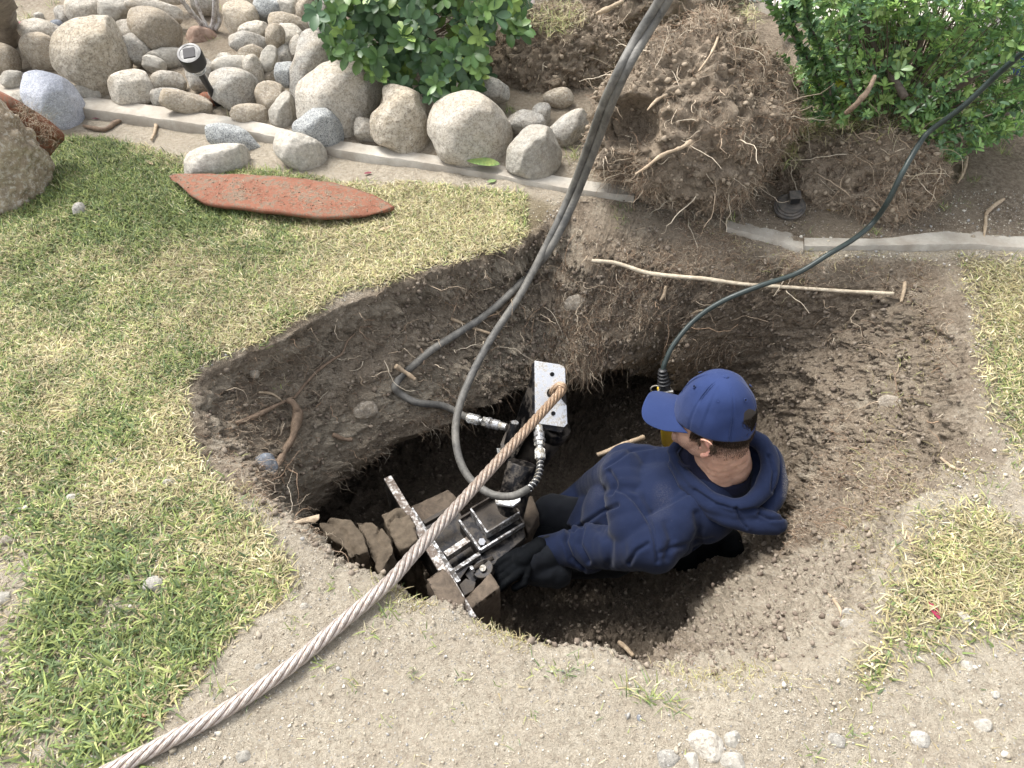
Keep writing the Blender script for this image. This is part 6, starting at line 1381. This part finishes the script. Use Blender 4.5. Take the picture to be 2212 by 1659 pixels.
hd += chain([(1455, 985, -.265), (1470, 1012, -.265), (1500, 1045, -.265), (1540, 1075, -.265), (1585, 1092, -.262), (1625, 1082, -.25), (1652, 1050, -.235), (1662, 1010, -.22), (1655, 972, -.20), (1632, 948, -.19), (1600, 935, -.19), (1560, 930, -.20)], [.013, .015, .017, .018, .020, .024, .026, .026, .024, .022, .018])
hd += chain([(1452, 1003, -.285), (1470, 1035, -.285), (1500, 1068, -.285), (1545, 1098, -.285), (1590, 1112, -.285), (1625, 1108, -.28)], [.012, .016, .018, .019, .020])
hd += chain([(1520, 1098, -.305), (1560, 1120, -.30), (1600, 1130, -.30), (1640, 1138, -.30), (1675, 1140, -.30), (1690, 1132, -.30)], [.012, .017, .020, .022, .020, .015])
hd += chain([(1600, 1105, -.29), (1640, 1115, -.29), (1675, 1128, -.29), (1688, 1138, -.295)], [.018, .024, .022, .016])
hd += chain([(1640, 960, -.23), (1668, 985, -.25), (1680, 1025, -.27), (1676, 1065, -.28), (1662, 1095, -.29)], [.022, .026, .028, .028, .024])
hd += chain([(1615, 945, -.24), (1640, 975, -.27), (1655, 1020, -.30), (1650, 1070, -.32)], [.03, .04, .045, .04])
hd += chain([(1548, 940, -.22), (1500, 945, -.25), (1465, 958, -.26), (1452, 975, -.262)], [.018, .016, .014, .013])
def hpost(V, N, me):
    V = V + N * (.0035 * (1 - 2 * np.abs(fbm(V * [1.5, 1, 1], 14, 2, 31))) + .003 * fbm(V, 10, 2, 33))[:, None]
    V = groove(V, N, [(1660, 985), (1672, 1020), (1668, 1060)], 3.5, .008, .004); V = groove(V, N, [(1640, 1110), (1662, 1122), (1690, 1120)], 3.5, .008, .004)
    V = groove(V, N, [(1500, 1058), (1545, 1088), (1600, 1104), (1640, 1098)], 2.5, .005, .0); V = groove(V, N, [(1590, 1098), (1598, 1120), (1612, 1140)], 3, .008, .003)
    x, y = proj(V); d = np.clip((x - 1688) / 16, 0, 1) * (y < 1115) * .8; a = me.attributes.new('dust', 'FLOAT', 'POINT'); a.data.foreach_set('value', d.astype(np.float32)); return V
hood = blob('hood', hd, .0045, 4, M_HOOD, None, hpost); hood.parent = hoodie; hood.matrix_parent_inverse = hoodie.matrix_parent_inverse.copy()
hoodie.matrix_parent_inverse = Matrix.Translation(person.location).inverted(); hood.matrix_parent_inverse = Matrix.Identity(4)
bpy.context.view_layer.update(); hood.matrix_parent_inverse = hoodie.matrix_world.inverted()
def pkid(o): keep(o, person); return o
hdc = []
cn = NB + Vector((.012, -.005, -.012)); cu_ = Vector((.25, -.1, 1)).normalized(); cx_ = cu_.cross(Vector((0, 1, 0))).normalized(); cy_ = cu_.cross(cx_)
for rr__, dz_, th_ in ((.082, .0, .0125), (.092, -.016, .018), (.098, -.034, .026)):
    ring_ = [cn + cu_ * dz_ + cx_ * rr__ * 1.0 * math.cos(a) + cy_ * rr__ * .95 * math.sin(a) for a in np.linspace(0, 2 * math.pi, 30)]
    for p_, q_ in zip(ring_[:-1], ring_[1:]): hdc.append(('c', p_, q_, th_, th_))
pkid(blob('tee_collar', hdc, .004, 3, M_TEE))
pkid(tube('drawstring_end', [W(1466, 996, -.238), W(1478, 1006, -.238), W(1490, 1008, -.24)], .0035, M_TEE))
# hands in gloves: palm, four fingers and a thumb closing on what they hold
def hand(wr, palm_end, up, curl, name='glove', flip=1):
    d = (palm_end - wr).normalized(); s_ = d.cross(up).normalized() * flip; up = s_.cross(d) * flip; pr_ = [('c', wr - d * .05, wr, .033, .028), ('c', wr, wr + d * .03, .028, .032)]
    for k, (o_, L_f) in enumerate(((-.030, .070), (-.010, .082), (.011, .077), (.031, .060))):
        kn = wr + d * .085 + s_ * o_; pr_.append(('c', wr + d * .02 + s_ * o_ * .7, kn, .018, .0135)); a = kn; dd = d.copy(); r_ = .0115 if k < 3 else .010
        for j, fr in enumerate((.45, .32, .23)):
            c_ = curl * (1 + .15 * k) * (.8, 1, .8)[j]; dd = (dd * math.cos(c_) - up * math.sin(c_)).normalized(); b = a + dd * L_f * fr; pr_.append(('c', a, b, r_ * (1 - .08 * j), r_ * (.92 - .08 * j))); a = b
    th = wr + d * .03 - s_ * .035; t2 = th + (d * .6 - s_ * .55 - up * .35).normalized() * .042; t3 = t2 + (d * .9 - up * .5 + s_ * .2).normalized() * .032
    pr_ += [('c', wr + d * .01 - s_ * .012, th, .014, .014), ('c', th, t2, .015, .0125), ('c', t2, t3, .0125, .011)]
    def gp_(V, N, me): return V + N * (.0022 * (1 - 2 * np.abs(fbm(V, 28, 2, 3))))[:, None]
    return pkid(blob(name, pr_, .0035, 3, M_GLOVE, None, gp_))
hand(W(1140, 1200, -.57), W(1092, 1232, -.56), Vector((-.1, -.35, .95)), .42)
hand(WR + Vector((-.02, 0, -.01)), W(1150, 1130, -.76), Vector((0, -.3, .95)), .4, flip=-1)
# waterproof over-sleeve / trousers / boots
def tpost(V, N, me): return V + N * (.008 * (1 - 2 * np.abs(fbm(V * [1, 1.5, 1], 9, 3, 13))))[:, None]
pkid(blob('cuff', [('c', W(1190, 1192, -.60), W(1142, 1212, -.60), .050, .046), ('c', W(1142, 1212, -.60), W(1120, 1222, -.59), .046, .040), ('c', W(1150, 1232, -.63), W(1200, 1235, -.65), .045, .05)], .006, 4, M_TROU, None, tpost))
pkid(blob('trousers', [('e', (.34, 1.37, -.72), (.15, .15, .11)), ('c', (.34, 1.30, -.74), W(1215, 1205, -.80), .08, .068), ('c', W(1215, 1205, -.80), W(1480, 1195, -.79), .062, .055), ('c', (.33, 1.40, -.70), W(1195, 1112, -.70), .085, .068), ('c', W(1195, 1112, -.70), W(1180, 1190, -.84), .06, .05)], .008, 4, M_TROU, None, tpost))
def boot(a, b, up, name='boot'):
    a, b = Vector(a), Vector(b); d = (b - a).normalized(); L = (b - a).length; pkid(blob(name, [('e', a, (.045, .042, .05)), ('c', a + up * .05, a + up * .1, .045, .05), ('c', a, b, .042, .036), ('e', b, (.042, .048, .034))], .005, 3, M_GLOVE, None, tpost))
boot(W(1500, 1205, -.76), W(1578, 1172, -.62), Vector((-.5, -.1, .3))); boot(W(1180, 1195, -.83), W(1125, 1175, -.86), Vector((0, 0, 1)))
